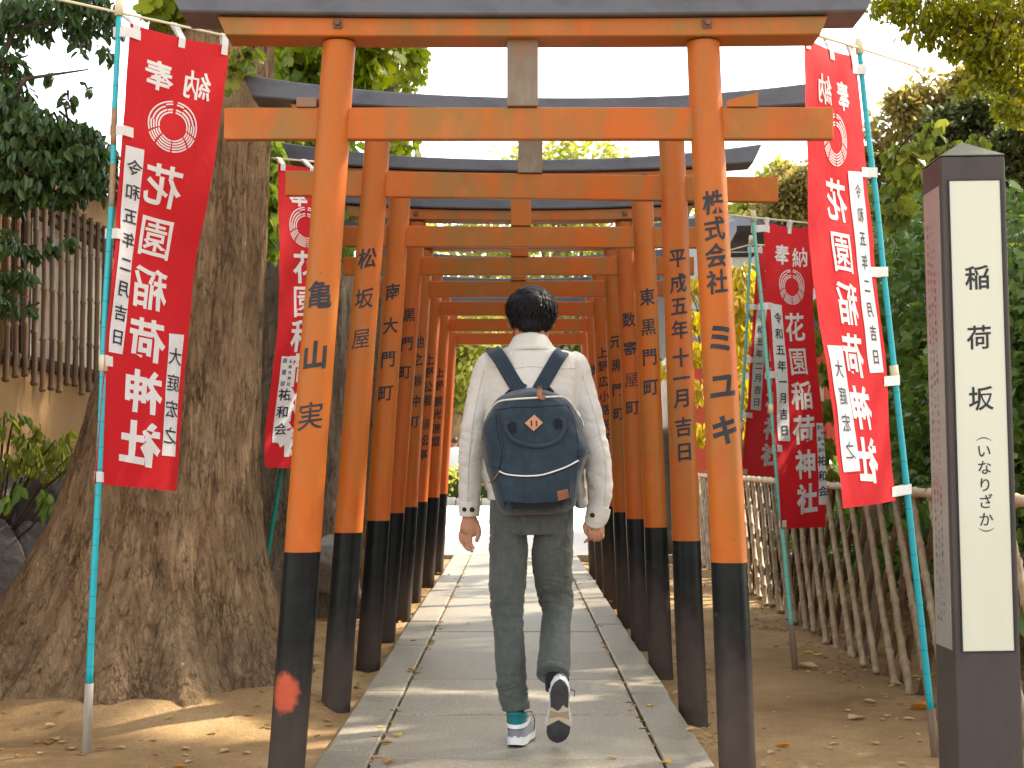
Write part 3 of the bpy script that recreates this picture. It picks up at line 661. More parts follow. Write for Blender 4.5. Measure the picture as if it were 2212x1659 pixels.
# ================================================================== TREES, HEDGES, ROCKS
def bark(name, c1, c2, c3, sc_=1.0):
    m, nt, b = new_mat(name); v = coords(nt, (3.2*sc_, 3.2*sc_, .75*sc_)); v0 = coords(nt)
    n1 = nz(nt, v, 3.0, 9, .72, .6); n2 = nz(nt, coords(nt, (6*sc_, 6*sc_, 2.0*sc_)), 4, 6, .7, .5)
    c = ramp(nt, n1, [(.28, c1), (.5, c2), (.72, c3)])
    c = mixc(nt, ramp(nt, n2, [(.30, (1, 1, 1)), (.46, (0, 0, 0))]), c, tuple(x*.35 for x in c1))
    c = mixc(nt, ramp(nt, nz(nt, v0, 1.4, 5), [(.5, (0, 0, 0)), (.7, (.5, .5, .5))]), c, (.10, .085, .06))
    c = mixc(nt, ramp(nt, nz(nt, coords(nt, (1, 1, .35)), 30, 3), [(.70, (0, 0, 0)), (.76, (.9, .9, .9))]), c, tuple(min(1, x*1.9) for x in c3))
    vo = N(nt, "ShaderNodeTexVoronoi", feature='DISTANCE_TO_EDGE', Scale=1.0); wv = coords(nt, (34*sc_, 34*sc_, 5.5*sc_)); ad = N(nt, "ShaderNodeVectorMath", operation='ADD'); nt.links.new(wv, ad.inputs[0])
    wn = N(nt, "ShaderNodeTexNoise", Scale=1.6, Detail=4); nt.links.new(wv, wn.inputs['Vector']); sc2 = N(nt, "ShaderNodeVectorMath", operation='SCALE'); nt.links.new(wn.outputs['Color'], sc2.inputs[0]); sc2.inputs['Scale'].default_value = 1.6; nt.links.new(sc2.outputs[0], ad.inputs[1]); nt.links.new(ad.outputs[0], vo.inputs['Vector'])
    crack = ramp(nt, vo.outputs['Distance'], [(0, (1, 1, 1)), (.16, (0, 0, 0))]); pl = ramp(nt, vo.outputs['Distance'], [(0, (0, 0, 0)), (.3, (1, 1, 1))])
    ck = mixc(nt, 1.0, crack, ramp(nt, nz(nt, v0, 5, 4), [(.40, (.0, .0, .0)), (.62, (.75, .75, .75))]), 'MULTIPLY'); c = mixc(nt, ck, c, tuple(x*.30 for x in c1))
    nt.links.new(c, b.inputs['Base Color']); b.inputs['Roughness'].default_value = .9; b.inputs['Specular IOR Level'].default_value = .1
    p = bump(nt, b, pl, .8, .016); p = bump(nt, b, n1, .9, .05, p); p = bump(nt, b, n2, .9, .03, p); bump(nt, b, nz(nt, v0, 60, 5, .7), .5, .008, p); return m
BARK = bark("brown_bark", (.17, .104, .056), (.34, .22, .122), (.48, .335, .20))
BARKG = bark("grey_brown_bark", (.13, .10, .072), (.25, .195, .145), (.40, .335, .265))
TWIG = M("dark_twig", (.055, .038, .026), (.10, .075, .05), 20, 5, rough=.9)
def trunk(name, prof, roots, top_noise, parent, mat, na=150, nz_=190, seed=0):
    "prof: (z, cx, cy, r); roots: (angle deg, reach, width deg, height)"
    P = catmull(prof, 12); zs = np.linspace(prof[0][0], prof[-1][0], nz_); P = np.array(P)
    V = []
    for z in zs:
        cx, cy, r = (np.interp(z, P[:, 0], P[:, k]) for k in (1, 2, 3))
        for k in range(na):
            a = 2*math.pi*k/na; ca, sa = math.cos(a), math.sin(a); rr = r
            zz = max(z, 0)
            for ra, reach, wd, hh in roots:
                da = (math.degrees(a)-ra+180) % 360-180
                rr += reach*math.exp(-(da/wd)**2)*math.exp(-(zz/hh)**1.15)
            flu = (noise.noise((ca*2.2, sa*2.2, z*.45+seed))*.5+noise.noise((ca*5.5, sa*5.5, z*.8+seed))*.42)*(1+1.5*math.exp(-zz/.45))
            fine = noise.noise((ca*13, sa*13, z*2.6+seed))*.40+noise.noise((ca*26, sa*26, z*7+seed))*.34+noise.noise((ca*55, sa*55, z*17+seed))*.20
            q = noise.noise((ca*9+seed, sa*9, z*1.7)); fiss = -max(0, .10-abs(q))*2.6
            rr *= 1+top_noise*(flu+fine*.55+fiss)
            V.append((cx+rr*ca, cy+rr*sa, z))
    Fc = [(i*na+k, i*na+(k+1) % na, (i+1)*na+(k+1) % na, (i+1)*na+k) for i in range(nz_-1) for k in range(na)]
    Fc.append(tuple((nz_-1)*na+k for k in range(na)))
    return obj(name, V, Fc, mat, parent, True)
def limbs(mb, p, d, L, r, depth, g, ends):
    p = Vector(p); d = Vector(d).normalized(); pts = [p]; n = 5
    for i in range(n):
        d = (d+Vector((g.uniform(-.2, .2), g.uniform(-.2, .2), g.uniform(-.08, .16)))).normalized(); pts.append(pts[-1]+d*L/n)
    mb.tube(pts, [r*(1-.5*i/n) for i in range(n+1)], 7)
    ends.append(pts[-1]); ends.append(pts[-3])
    if depth > 0:
        for _ in range(3):
            k = g.randint(2, n); dd = (d+Vector((g.uniform(-1, 1), g.uniform(-1, 1), g.uniform(-.3, .7)))).normalized(); limbs(mb, pts[k], dd, L*.65, r*.5, depth-1, g, ends)
LGREEN = leafmat("dark_glossy_leaves", [(0, (.018, .046, .012)), (.5, (.032, .078, .018)), (1, (.075, .135, .03))], .32, .30, .5)
LIVY = leafmat("ivy_leaves", [(0, (.035, .085, .018)), (.45, (.07, .15, .03)), (.85, (.14, .23, .045)), (1, (.22, .30, .06))], .35, .28, .5)
LGINK = leafmat("ginkgo_leaves", [(0, (.07, .15, .012)), (.5, (.14, .25, .018)), (.85, (.26, .34, .02)), (1, (.40, .36, .02))], .45, .5)
LSHRUB = leafmat("light_green_leaves", [(0, (.04, .10, .02)), (.5, (.10, .18, .03)), (.85, (.22, .27, .04)), (1, (.38, .35, .05))], .4, .5)
LYEL = leafmat("yellow_leaves", [(0, (.16, .16, .02)), (.5, (.36, .29, .03)), (1, (.55, .40, .04))], .5, .5)
LBRN = leafmat("brownish_evergreen_leaves", [(0, (.09, .10, .030)), (.4, (.20, .185, .055)), (.8, (.34, .28, .09)), (1, (.44, .34, .12))], .5, .5)  # brightened so the colour carries the pale glare over the right-hand trees
LDK = leafmat("deep_green_leaves", [(0, (.03, .048, .02)), (.6, (.06, .085, .03)), (1, (.13, .145, .045))], .45, .35)
LMAP = leafmat("yellow_green_leaves", [(0, (.07, .12, .012)), (.5, (.14, .20, .018)), (.85, (.24, .27, .02)), (1, (.42, .33, .02))], .45, .5, .3, 1.3)
LGRN = leafmat('fresh_green_leaves', [(0, (.06, .14, .015)), (.5, (.12, .23, .025)), (.9, (.20, .31, .04)), (1, (.34, .34, .05))], .45, .5)
LFAR = leafmat("far_green_leaves", [(0, (.11, .17, .05)), (.5, (.20, .27, .08)), (1, (.33, .37, .13))], .5, .45)  # far leaf colour lightened to stand in for haze
LFARY = leafmat("far_yellow_green_leaves", [(0, (.17, .22, .04)), (.5, (.32, .35, .07)), (1, (.46, .44, .10))], .5, .5)  # haze is in this lighter colour too
def down(d, k=.5): D = d*(1-k)+np.array([0, 0, -k]); return D
def tree_root(name, label, cat, x, y, group=None): return thing(name, label, cat, (x, y, 0), group)
def crown(parent, clumps, n, size, shape, mat, seed, name="crown", k=.4, shell=.5, flat=1.0):
    P, d = clump_points(clumps, n, seed, shell, flat); V, Fc = leaf_mesh(P, down(d, k), size, shape, .35, seed, True, .5); return obj(name, V, Fc, mat, parent)
# --- the big old trunk at the left
t = tree_root("big_tree", "huge old tree trunk with flaring roots at the left", "tree", -1.62, 7.15)
trunk("trunk", [(-.25, -1.72, 7.15, .62), (0, -1.72, 7.15, .60), (.35, -1.70, 7.15, .53), (.8, -1.65, 7.16, .445), (1.4, -1.58, 7.18, .375), (2.2, -1.50, 7.2, .315), (3.2, -1.43, 7.2, .29), (4.6, -1.38, 7.25, .28), (6.5, -1.35, 7.3, .25)],
      [(186, .44, 26, .40), (222, .34, 20, .30), (268, .26, 16, .28), (296, .30, 12, .26), (330, .22, 18, .34), (12, .2, 22, .35), (60, .3, 25, .35), (120, .4, 25, .4), (245, .16, 9, .35)], .085, t, BARK, 300, 340, 3)
g = random.Random(4); mb = MB(); ends = []
for k in range(7): limbs(mb, (-1.36+g.uniform(-.1, .1), 7.3, 5.0+.25*k), (g.uniform(-1, .3), g.uniform(-1, 1), .5), 2.2, .08, 1, g, ends)
mb.build("branches", BARK, t, True)
crown(t, [(e.x, e.y, e.z+.3, .8) for e in ends], 9000, .085, 'fan', LGINK, 11)
# --- second trunk behind it, clad in ginkgo leaves
t = tree_root("ginkgo_tree", "second tall trunk behind the big one, with bright ginkgo leaves hanging on it", "tree", -1.33, 11.2)
trunk("trunk", [(-.2, -1.62, 11.2, .52), (.1, -1.62, 11.2, .48), (.6, -1.60, 11.2, .42), (1.5, -1.58, 11.2, .385), (3, -1.56, 11.2, .37), (4.5, -1.52, 11.2, .35), (7, -1.5, 11.2, .32)],
      [(200, .4, 22, .3), (260, .3, 18, .3), (320, .28, 16, .3)], .07, t, BARKG, 130, 160, 9)
t3 = tree_root("slender_trunk", "slender third trunk half hidden behind the second left gate post", "tree", -1.12, 13.0)
trunk("trunk", [(-.2, -1.2, 13, .22), (.2, -1.2, 13, .18), (1.5, -1.19, 13, .155), (3, -1.165, 13, .145), (4.5, -1.13, 13, .135), (7, -1.1, 13, .12)], [(200, .1, 22, .2), (300, .1, 18, .2)], .05, t3, BARKG, 60, 120, 19)
def hang(parent, spots, n, size, shape, mat, seed, name="foliage", twig=True, spread=.4):
    "leaf sprays round picture spots: (px, py, Y, radius px, radius depth)"
    g = np.random.default_rng(seed); tot = sum(s[3]**2 for s in spots); P = []
    for px, py, Y, rp, rd in spots:
        k = max(3, int(n*rp*rp/tot)); c = np.array(at(px, py, Y)); r = rp*Y/F
        d = g.normal(0, 1, (k, 3)); d /= np.linalg.norm(d, axis=1)[:, None]; q = g.random(k)**.45
        P.append(c+d*q[:, None]*np.array([r, rd, r]))
    P = np.vstack(P); D = np.tile(np.array([0, -.25, -1.0]), (len(P), 1)); V, Fc = leaf_mesh(P, D, size, shape, .0, seed, False, spread); o = obj(name, V, Fc, mat, parent)
    if twig:
        mb = MB(); rr = random.Random(seed)
        for px, py, Y, rp, rd in spots:
            c = at(px, py, Y); r = rp*Y/F
            for _ in range(2): mb.tube([c+Vector((rr.uniform(-r, r), rr.uniform(-rd, rd), r*.9)), c+Vector((rr.uniform(-r, r)*.3, 0, 0)), c+Vector((rr.uniform(-r, r), rr.uniform(-rd, rd), -r*.7))], [.007, .005, .002], 5)
        mb.build("twig", TWIG, parent)
    return o
hang(t, [(585, 320, 9.6, 30, .15), (592, 370, 9.6, 32, .15), (588, 425, 9.5, 32, .15), (582, 475, 9.5, 28, .15), (578, 525, 9.5, 24, .15), (622, 330, 9.8, 25, .15), (625, 130, 9.8, 40, .25), (665, 120, 9.8, 40, .25), (650, 165, 9.8, 38, .25), (690, 150, 9.8, 30, .2), (660, 205, 9.9, 35, .2), (625, 310, 10, 30, .2), (690, 300, 10, 30, .2), (755, 440, 10.4, 25, .2), (755, 320, 10.4, 25, .2), (750, 545, 10.4, 18, .2)], 1250, .085, 'fan', LGRN, 21)
hang(t, [(790, 125, 9.4, 34, .25), (800, 165, 9.4, 34, .25), (775, 190, 9.4, 30, .2), (815, 140, 9.4, 22, .2), (760, 130, 9.4, 26, .2), (640, 100, 9.6, 30, .2), (780, 80, 9.5, 40, .3), (840, 60, 9.5, 40, .3), (720, 60, 9.5, 40, .3)], 520, .10, 'fan', LGINK, 22)
hang(t, [(880, 120, 12.5, 36, .3), (905, 150, 12.5, 22, .3), (870, 175, 12.5, 30, .3), (900, 110, 12.5, 30, .3), (862, 320, 12.8, 18, .3), (868, 310, 12.8, 22, .3), (885, 60, 12.5, 50, .5), (930, 40, 12.5, 30, .5), (895, 310, 12.8, 14, .2)], 620, .075, 'fan', LGINK, 23)
hang(t, [(520, 115, 6.5, 26, .08), (503, 130, 6.5, 18, .08), (540, 130, 6.5, 14, .08), (495, 165, 6.5, 14, .06), (545, 105, 6.5, 14, .06)], 38, .075, 'fan', LSHRUB, 24)
hang(t, [(600, 25, 8.5, 60, .5), (690, 20, 8.5, 60, .5), (790, 10, 9, 60, .5), (640, 5, 8.5, 60, .5), (880, 5, 9, 50, .5), (480, 30, 7.0, 40, .2), (420, 20, 7.0, 40, .2), (350, 15, 7.0, 40, .2)], 900, .085, 'fan', LGINK, 25)
# --- camellia at the upper left
t = tree_root("camellia_tree", "dark glossy evergreen tree hanging over the house at the upper left", "tree", -3.1, 6.9)
mb = MB(); g = random.Random(2)
mb.tube([(-3.0, 6.6, 0), (-2.9, 6.7, 1.2), (-2.7, 6.9, 2.3), (-2.4, 7.0, 3.0)], [.07, .06, .045, .02], 10)
for px, py in ((30, 200), (120, 260), (200, 330), (60, 330), (150, 40), (60, 120), (190, 150), (120, 380), (60, 640)): mb.tube([(-2.75, 6.85, 2.0), at(px*.5-40, py+20, 6.95), at(px, py, 7.1)], [.022, .012, .004], 6)
mb.build("branches", TWIG, t, True)
sp = [(10, 130, 7, 34, .3), (20, 205, 7, 42, .35), (25, 270, 7.1, 60, .4), (95, 290, 7.1, 60, .4), (150, 300, 7.2, 50, .4), (60, 350, 7.1, 60, .4), (130, 360, 7.1, 50, .35), (190, 300, 7.3, 40, .3), (185, 350, 7.2, 45, .3), (210, 390, 7.2, 30, .25), (15, 400, 7, 50, .35), (85, 405, 7, 30, .3), (225, 330, 7.4, 30, .25), (160, 410, 7.1, 26, .2), (140, 425, 7.1, 14, .15),
      (15, 600, 6.9, 22, .2), (10, 650, 6.9, 24, .2), (55, 590, 6.9, 15, .12), (20, 520, 6.9, 26, .2), (150, 520, 7, 12, .1), (110, 530, 7, 14, .1), (65, 660, 6.9, 10, .1), (70, 540, 7, 14, .1),
      (60, 20, 7, 46, .35), (140, 20, 7.2, 46, .35), (200, 20, 7.4, 40, .35), (15, 50, 7, 36, .3), (170, 60, 7.3, 24, .25), (230, 30, 7.5, 30, .3), (230, 110, 7.6, 14, .15), (170, 100, 7.2, 9, .1), (110, 165, 7.2, 9, .1), (190, 190, 7.3, 9, .1), (150, 215, 7.3, 14, .1)]
hang(t, sp, 4300, .062, 'oval', LGREEN, 31)
crown(t, [(-3.2, 6.3, 3.6, .5), (-2.7, 6.6, 3.75, .45), (-3.0, 5.8, 3.5, .45), (-2.5, 7.2, 4.0, .4), (-3.3, 7.0, 3.9, .5), (-3.6, 6.4, 3.2, .4), (-3.1, 6.0, 2.9, .3)], 3200, .065, 'oval', LGREEN, 32)
# leafy mass farther back that closes the view above the house
t = tree_root("broadleaf_tree", "dark broadleaf tree standing behind the house roof", "tree", -6.0, 14)
MB().tube([(-6, 14, 0), (-5.9, 14, 3), (-5.7, 14.1, 5.2)], [.22, .18, .06], 10).build("trunk", BARK, t, True)
crown(t, [(-5.6, 13.5, 4.0, .9), (-6.4, 14, 4.8, 1.2), (-4.6, 14, 3.4, .5)], 3000, .11, 'oval', LDK, 33)
# --- shrub growing out of the boulders at the lower left
t = tree_root("leafy_shrub", "light green leafy shrub growing over the dark boulders", "shrub", -2.75, 8.0)
mb = MB(); g = random.Random(5)
for px, py in ((30, 900), (80, 930), (120, 950), (60, 1000), (150, 985), (20, 1000), (110, 1080), (170, 990), (10, 890)): mb.tube([(-2.75, 8.1, .55), at(px*.6, py+60, 7.9), at(px, py, 7.8)], [.010, .007, .003], 5)
mb.build("stem", TWIG, t)
hang(t, [(10, 910, 7.7, 26, .2), (45, 900, 7.8, 14, .1), (40, 950, 7.8, 22, .15), (80, 930, 7.9, 20, .15), (100, 965, 7.9, 30, .2), (60, 990, 7.9, 32, .2), (140, 970, 8, 26, .2), (130, 1000, 8, 30, .2), (160, 985, 8.1, 22, .15), (20, 1000, 7.8, 26, .2), (95, 1010, 7.9, 28, .2), (165, 1010, 8.1, 16, .1), (150, 940, 8.1, 20, .15)], 330, .062, 'oval', LSHRUB, 35, twig=False)
hang(t, [(115, 1080, 7.4, 22, .08), (95, 1060, 7.4, 16, .08), (125, 1100, 7.4, 12, .05), (10, 1075, 7.4, 12, .05), (40, 1050, 7.4, 14, .05)], 24, .10, 'oval', LIVY, 36, "low_leaves", twig=False)
# boulders
ROCK = M("dark_volcanic_rock", (.055, .048, .048), (.11, .098, .095), 4, 9, rough=.9, bs=.9, bd=.03, c3=(.17, .155, .145), spec=.2, bscale=9)
def boulder(label, c, r, seed, cat="boulder", mat=ROCK, group="dark boulders of the low retaining wall"):
    bm = bmesh.new(); bmesh.ops.create_icosphere(bm, subdivisions=5, radius=1); V = []
    g = random.Random(seed); planes = [(Vector((g.gauss(0, 1), g.gauss(0, 1), g.gauss(0, 1))).normalized(), g.uniform(.62, .85)) for _ in range(13)]
    for v in bm.verts:
        q = v.co.copy()
        for n_, d_ in planes:
            e = q.dot(n_)-d_
            if e > 0: q -= n_*e*.92
        q *= 1+.07*noise.noise(q*2.2+Vector((seed, 0, 0)))+.035*noise.noise(q*6)+.015*noise.noise(q*16)
        V.append((c[0]+q.x*r[0], c[1]+q.y*r[1], c[2]+q.z*r[2]))
    bm.verts.index_update(); Fc = [[v.index for v in f.verts] for f in bm.faces]; bm.free()
    o = obj("boulder", V, Fc, mat, None, True, (c[0], c[1], 0)); tag(o, label, cat, group); return o
def pr(px, py, Y): p = at(px, py, Y); return (p.x, p.y, p.z)
boulder("tall grey boulder in the middle of the wall, beside the big trunk", pr(95, 1160, 8.3), (.27, .30, .36), 3)
boulder("dark squarish boulder under the shrub, at the top of the wall", pr(105, 1085, 8.7), (.24, .22, .24), 5)
boulder("rounded boulder at the photo's left edge, upper row", pr(0, 1135, 8.2), (.20, .26, .26), 6)
boulder("small dark boulder wedged against the trunk, upper row", pr(150, 1110, 8.9), (.17, .2, .22), 8)
boulder("broad low boulder half buried beside the trunk's left root", pr(75, 1262, 8.1), (.30, .30, .34), 11)
boulder("large boulder low at the photo's left edge", pr(-5, 1300, 7.9), (.26, .30, .42), 12)
boulder("flat pale-topped boulder behind the shrub leaves", pr(10, 1065, 8.8), (.28, .26, .18), 14)
boulder("small grey boulder low between two larger ones, near the trunk", pr(130, 1215, 8.6), (.24, .28, .36), 15)
boulder("grey boulder showing between the nearest two left gate posts", pr(700, 1215, 10.6), (.20, .22, .23), 21, group=None, mat=M("grey_rock", (.15, .14, .13), (.26, .245, .225), 4, 9, rough=.9, bs=.8, bd=.02, bscale=10))
struct(MB().bbox(-8, -2.95, 5.0, 17.0, -.2, .90, .05).build("terrace", SOIL))
# --- right side: ivy hedge, big brownish evergreens, overhanging branches
t = tree_root("ivy_hedge", "tall dark hedge smothered in ivy behind the bamboo fence, right of the path", "hedge", 3.1, 9)
MB().tube([(3.2, 8.4, 0), (3.2, 8.5, 2.2)], [.10, .06], 8).build("stem", TWIG, t)
cl = []; g = random.Random(6)
for y in np.arange(7.6, 12.0, .35):
    for z in np.arange(.75, .80+.19*y, .36): cl.append((2.62+g.uniform(-.12, .12)+.05*(y-8), y+g.uniform(-.1, .1), z, .36))
for y in np.arange(6.9, 8.6, .35):
    for z in np.arange(.7, 2.1, .36): cl.append((2.75+g.uniform(-.1, .1), y, z, .34))
cl += [(3.2, y, z, .5) for y in (8, 9, 10, 11) for z in (.9, 1.6, 2.1)]
cl += [(x, 7.15+g.uniform(-.1, .1), z, .36) for x in (3.1, 3.5, 3.9, 4.3) for z in (.5, .9, 1.3, 1.7, 2.05)]+[(4.3, y, z, .4) for y in (7.8, 8.6, 9.4, 10.2, 11) for z in (.5, 1.1, 1.7, 2.2)]
P, d = clump_points(cl, 21500, 41, .6); d = d*.6+np.array([-.35, -.45, -.5]); V, Fc = leaf_mesh(P, d, .075, 'ivy', .1, 41); obj("foliage", V, Fc, LIVY, t)
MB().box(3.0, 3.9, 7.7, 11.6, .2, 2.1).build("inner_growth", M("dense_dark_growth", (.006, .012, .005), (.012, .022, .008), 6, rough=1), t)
hang(t, [(1940, 330, 8.8, 26, .2), (1990, 320, 8.8, 30, .2), (2050, 330, 8.8, 30, .2), (1960, 370, 8.8, 40, .25), (1900, 420, 9, 22, .2), (2010, 280, 8.8, 22, .15), (2100, 320, 8.9, 30, .2), (2180, 560, 8.6, 40, .2), (1930, 450, 8.9, 40, .2)], 500, .075, 'ivy', LSHRUB, 42)
t = tree_root("ground_shrubs", "low broad-leaved shrub behind the bamboo fence, left of the signpost", "shrub", 2.5, 8.6)
P, d = clump_points([(2.45, 7.6, .45, .25), (2.5, 8.2, .5, .3), (2.45, 8.8, .55, .28), (2.5, 9.4, .5, .3), (2.5, 10.1, .5, .3), (2.4, 10.8, .5, .25)]+[(2.6+.25*(i%3), 11.2+.3*i, .45+.2*(i%3), .32) for i in range(18)], 2600, 43, .4); V, Fc = leaf_mesh(P, down(d, -.1), .13, 'oval', .5, 43); obj("foliage", V, Fc, LIVY, t)
MB().tube([(2.5, 8.6, 0), (2.5, 8.6, .5)], [.02, .01], 6).build("stem", TWIG, t)
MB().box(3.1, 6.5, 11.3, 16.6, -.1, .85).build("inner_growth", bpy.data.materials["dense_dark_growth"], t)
def big_tree(label, x, y, base, clumps, n, size, mat, seed, tr=.18, shape='diamond', lean=0, name="evergreen_tree", group=None):
    t = tree_root(name, label, "tree", x, y, group); g = random.Random(seed); mb = MB(); top = max(c[2] for c in clumps)
    mb.tube([(x, y, -.1), (x+lean*.4, y, top*.4), (x+lean, y, top*.85)], [tr, tr*.75, tr*.2], 10)
    for c in clumps: mb.tube([(x+lean*.4, y, min(top*.45, c[2]*.7)), ((x+c[0])/2, (y+c[1])/2, c[2]*.85), (c[0], c[1], c[2])], [tr*.35, tr*.22, tr*.05], 6)
    mb.build("trunk", BARK, t, True); crown(t, clumps, n, size, shape, mat, seed); return t
def cz(px, py, Y, rpx): p = at(px, py, Y); return (p.x, p.y, p.z, rpx*Y/F)
big_tree("tall brownish evergreen rising behind the right banner and signpost", at(2050, 998, 19).x, 19, 0,
   [cz(1960, 300, 18, 90), cz(1880, 380, 18, 85), cz(2040, 240, 18.5, 100), cz(2100, 330, 18, 110), cz(1990, 400, 17.5, 100), cz(1900, 470, 17.5, 80), cz(2160, 230, 19, 90), cz(2090, 200, 19, 60), cz(2180, 420, 18, 100), cz(1835, 450, 18, 60), cz(2230, 560, 18, 90), cz(1950, 230, 18.4, 40), cz(2200, 700, 18, 90)], 42000, .105, LBRN, 51, .25)
big_tree("dark evergreen among the brownish trees at the right", at(2120, 998, 16).x+.8, 16.3, 0,
   [cz(2050, 290, 16.4, 70), cz(2110, 260, 16.5, 70), cz(2140, 380, 16, 80), cz(2080, 420, 16, 60), cz(2210, 330, 16, 80)], 10000, .095, LDK, 52, .16)
big_tree("sunlit brownish evergreen seen between the two right banners", at(1760, 998, 22).x, 22, 0,
   [cz(1750, 420, 22, 70), cz(1700, 440, 22, 60), cz(1790, 370, 22, 50), cz(1720, 500, 22, 70), cz(1660, 470, 23, 50), cz(1780, 520, 22, 70), cz(1700, 390, 22.5, 38), cz(1820, 420, 22, 60)], 20000, .10, LBRN, 53, .2)
big_tree("yellow green tree beyond the right ends of the gates", at(1650, 998, 30).x, 30, 0,
   [cz(1670, 400, 30, 40), cz(1640, 440, 30, 45), cz(1610, 480, 30, 50), cz(1690, 370, 30, 25), cz(1600, 540, 30, 60), cz(1660, 520, 30, 50), cz(1540, 470, 30, 40), cz(1450, 500, 30, 40)], 7000, .17, LFARY, 54, .2)
# branches reaching in at the top right belong to a tree standing beside the photographer
t = tree_root("overhanging_tree", "yellow green tree leaning in over the signpost at the top right corner", "tree", 4.3, 9.0)
g = random.Random(9); mb = MB(); mb.tube([(4.3, 9.0, 0), (4.2, 9, 2.2), (4.0, 8.9, 4.0), (3.6, 8.8, 5.4)], [.17, .14, .11, .06], 10)
spots = [(2000, 20, 8.6, 55, .3), (2060, 30, 8.6, 60, .35), (2120, 40, 8.6, 60, .35), (2180, 40, 8.6, 60, .35), (2140, 100, 8.5, 50, .3), (2190, 120, 8.5, 55, .3), (2100, 110, 8.5, 32, .2), (2150, 170, 8.5, 34, .2), (2200, 190, 8.4, 40, .2), (2060, 100, 8.6, 26, .2), (1940, 10, 8.6, 36, .25), (1900, 5, 8.7, 26, .2), (2085, 190, 8.5, 20, .15), (2195, 250, 8.3, 24, .15), (2010, 75, 8.6, 18, .15), (2165, 225, 8.3, 26, .15), (2110, 150, 8.5, 26, .15)]
for px, py, Y, rp, rd in spots: mb.tube([(4.0, 8.9, 3.9), at(px+90, py-70, Y), at(px, py, Y)], [.02, .010, .003], 5)
mb.build("trunk", BARK, t, True)
hang(t, spots, 5200, .050, 'oval', LMAP, 61, "foliage", True, .9)
hang(t, [(1960, 85, 8.6, 9, .05), (1985, 90, 8.6, 9, .05), (2010, 92, 8.6, 9, .05), (1945, 78, 8.6, 6, .05), (2035, 95, 8.6, 9, .05)], 44, .055, 'oval', LMAP, 62, "hanging_spray", twig=False)
cl = []  # unseen clumps above the view, added to shade the ground and house wall
for _ in range(80): cl.append((g.uniform(3.0, 9.5), g.uniform(1.5, 12.5), g.uniform(5.0, 9.6), g.uniform(.55, 1.0)))
cl += [(g.uniform(2.5, 8.5), g.uniform(10, 18.5), g.uniform(6.5, 11), g.uniform(.7, 1.1)) for _ in range(70)]
cl = [c for c in cl if c[2]-c[3] > 1.06+.31*c[1]]
crown(t, cl, 52000, .14, 'oval', LMAP, 63)
t2 = tree_root("unseen_shade_tree", "unseen tall tree added right of the signpost for its shade", "tree", 6.4, 11.5)  # tree out of view, added to block the sun
MB().tube([(6.4, 11.5, 0), (6.3, 11.5, 3.5), (6.2, 11.6, 7)], [.25, .2, .07], 10).build("trunk", BARK, t2, True)
cl = [(g.uniform(4.6, 8.5), g.uniform(9.5, 14.0), g.uniform(3.2, 7.4), g.uniform(.6, 1.05)) for _ in range(44)]
cl = [c for c in cl if (c[0]-c[3])/c[1] > .345 or c[2]-c[3] > 1.06+.32*c[1]]
crown(t2, cl, 22000, .14, 'diamond', LBRN, 64)
# --- yellow shrubs between the posts and the fence
t = tree_root("yellow_leaved_shrub", "yellow leaved shrub with dark stems between the right posts and the farthest banner", "shrub", 2.35, 14.2)
mb = MB(); g = random.Random(12)
for k in range(9): mb.tube([(2.3+g.uniform(-.2, .2), 14.2+g.uniform(-.3, .3), 0), (2.2+g.uniform(-.5, .5), 14.1, 1.0), (2.15+g.uniform(-.8, .8), 14+g.uniform(-.4, .4), 2.2+g.uniform(0, .9))], [.022, .015, .004], 6)
mb.build("stem", TWIG, t)
hang(t, [(1600, 590, 13.6, 28, .3), (1590, 650, 13.6, 34, .3), (1600, 710, 13.6, 34, .3), (1585, 770, 13.6, 34, .3), (1590, 840, 13.6, 36, .3), (1600, 920, 13.6, 30, .3), (1500, 690, 14.2, 24, .3), (1505, 760, 14.2, 28, .3), (1500, 840, 14.2, 28, .3), (1505, 930, 14.2, 26, .3), (1640, 620, 13.8, 24, .3), (1420, 800, 15, 22, .3), (1500, 620, 15, 24, .3)], 1500, .10, 'oval', LYEL, 71, twig=False)
t = tree_root("young_yellow_tree", "slim yellow green sapling seen between the two right banners", "tree", 2.15, 11.9)
MB().tube([(2.15, 11.9, 0), (2.2, 11.9, 1.2), (2.25, 11.9, 2.6)], [.02, .016, .006], 6).build("trunk", TWIG, t, True)
hang(t, [(1775, 590, 10.9, 26, .2), (1785, 660, 10.9, 28, .2), (1770, 730, 10.9, 26, .2), (1780, 800, 10.9, 26, .2), (1790, 880, 10.8, 26, .2), (1780, 960, 10.8, 26, .2), (1800, 1030, 10.8, 24, .2)], 420, .085, 'oval', LSHRUB, 72, twig=False)
MB().bbox(at(1765, 998, 10.4).x-.03, at(1765, 998, 10.4).x+.04, 10.4, 10.47, -.1, 1.45, .006).build("stake", STUB, t)
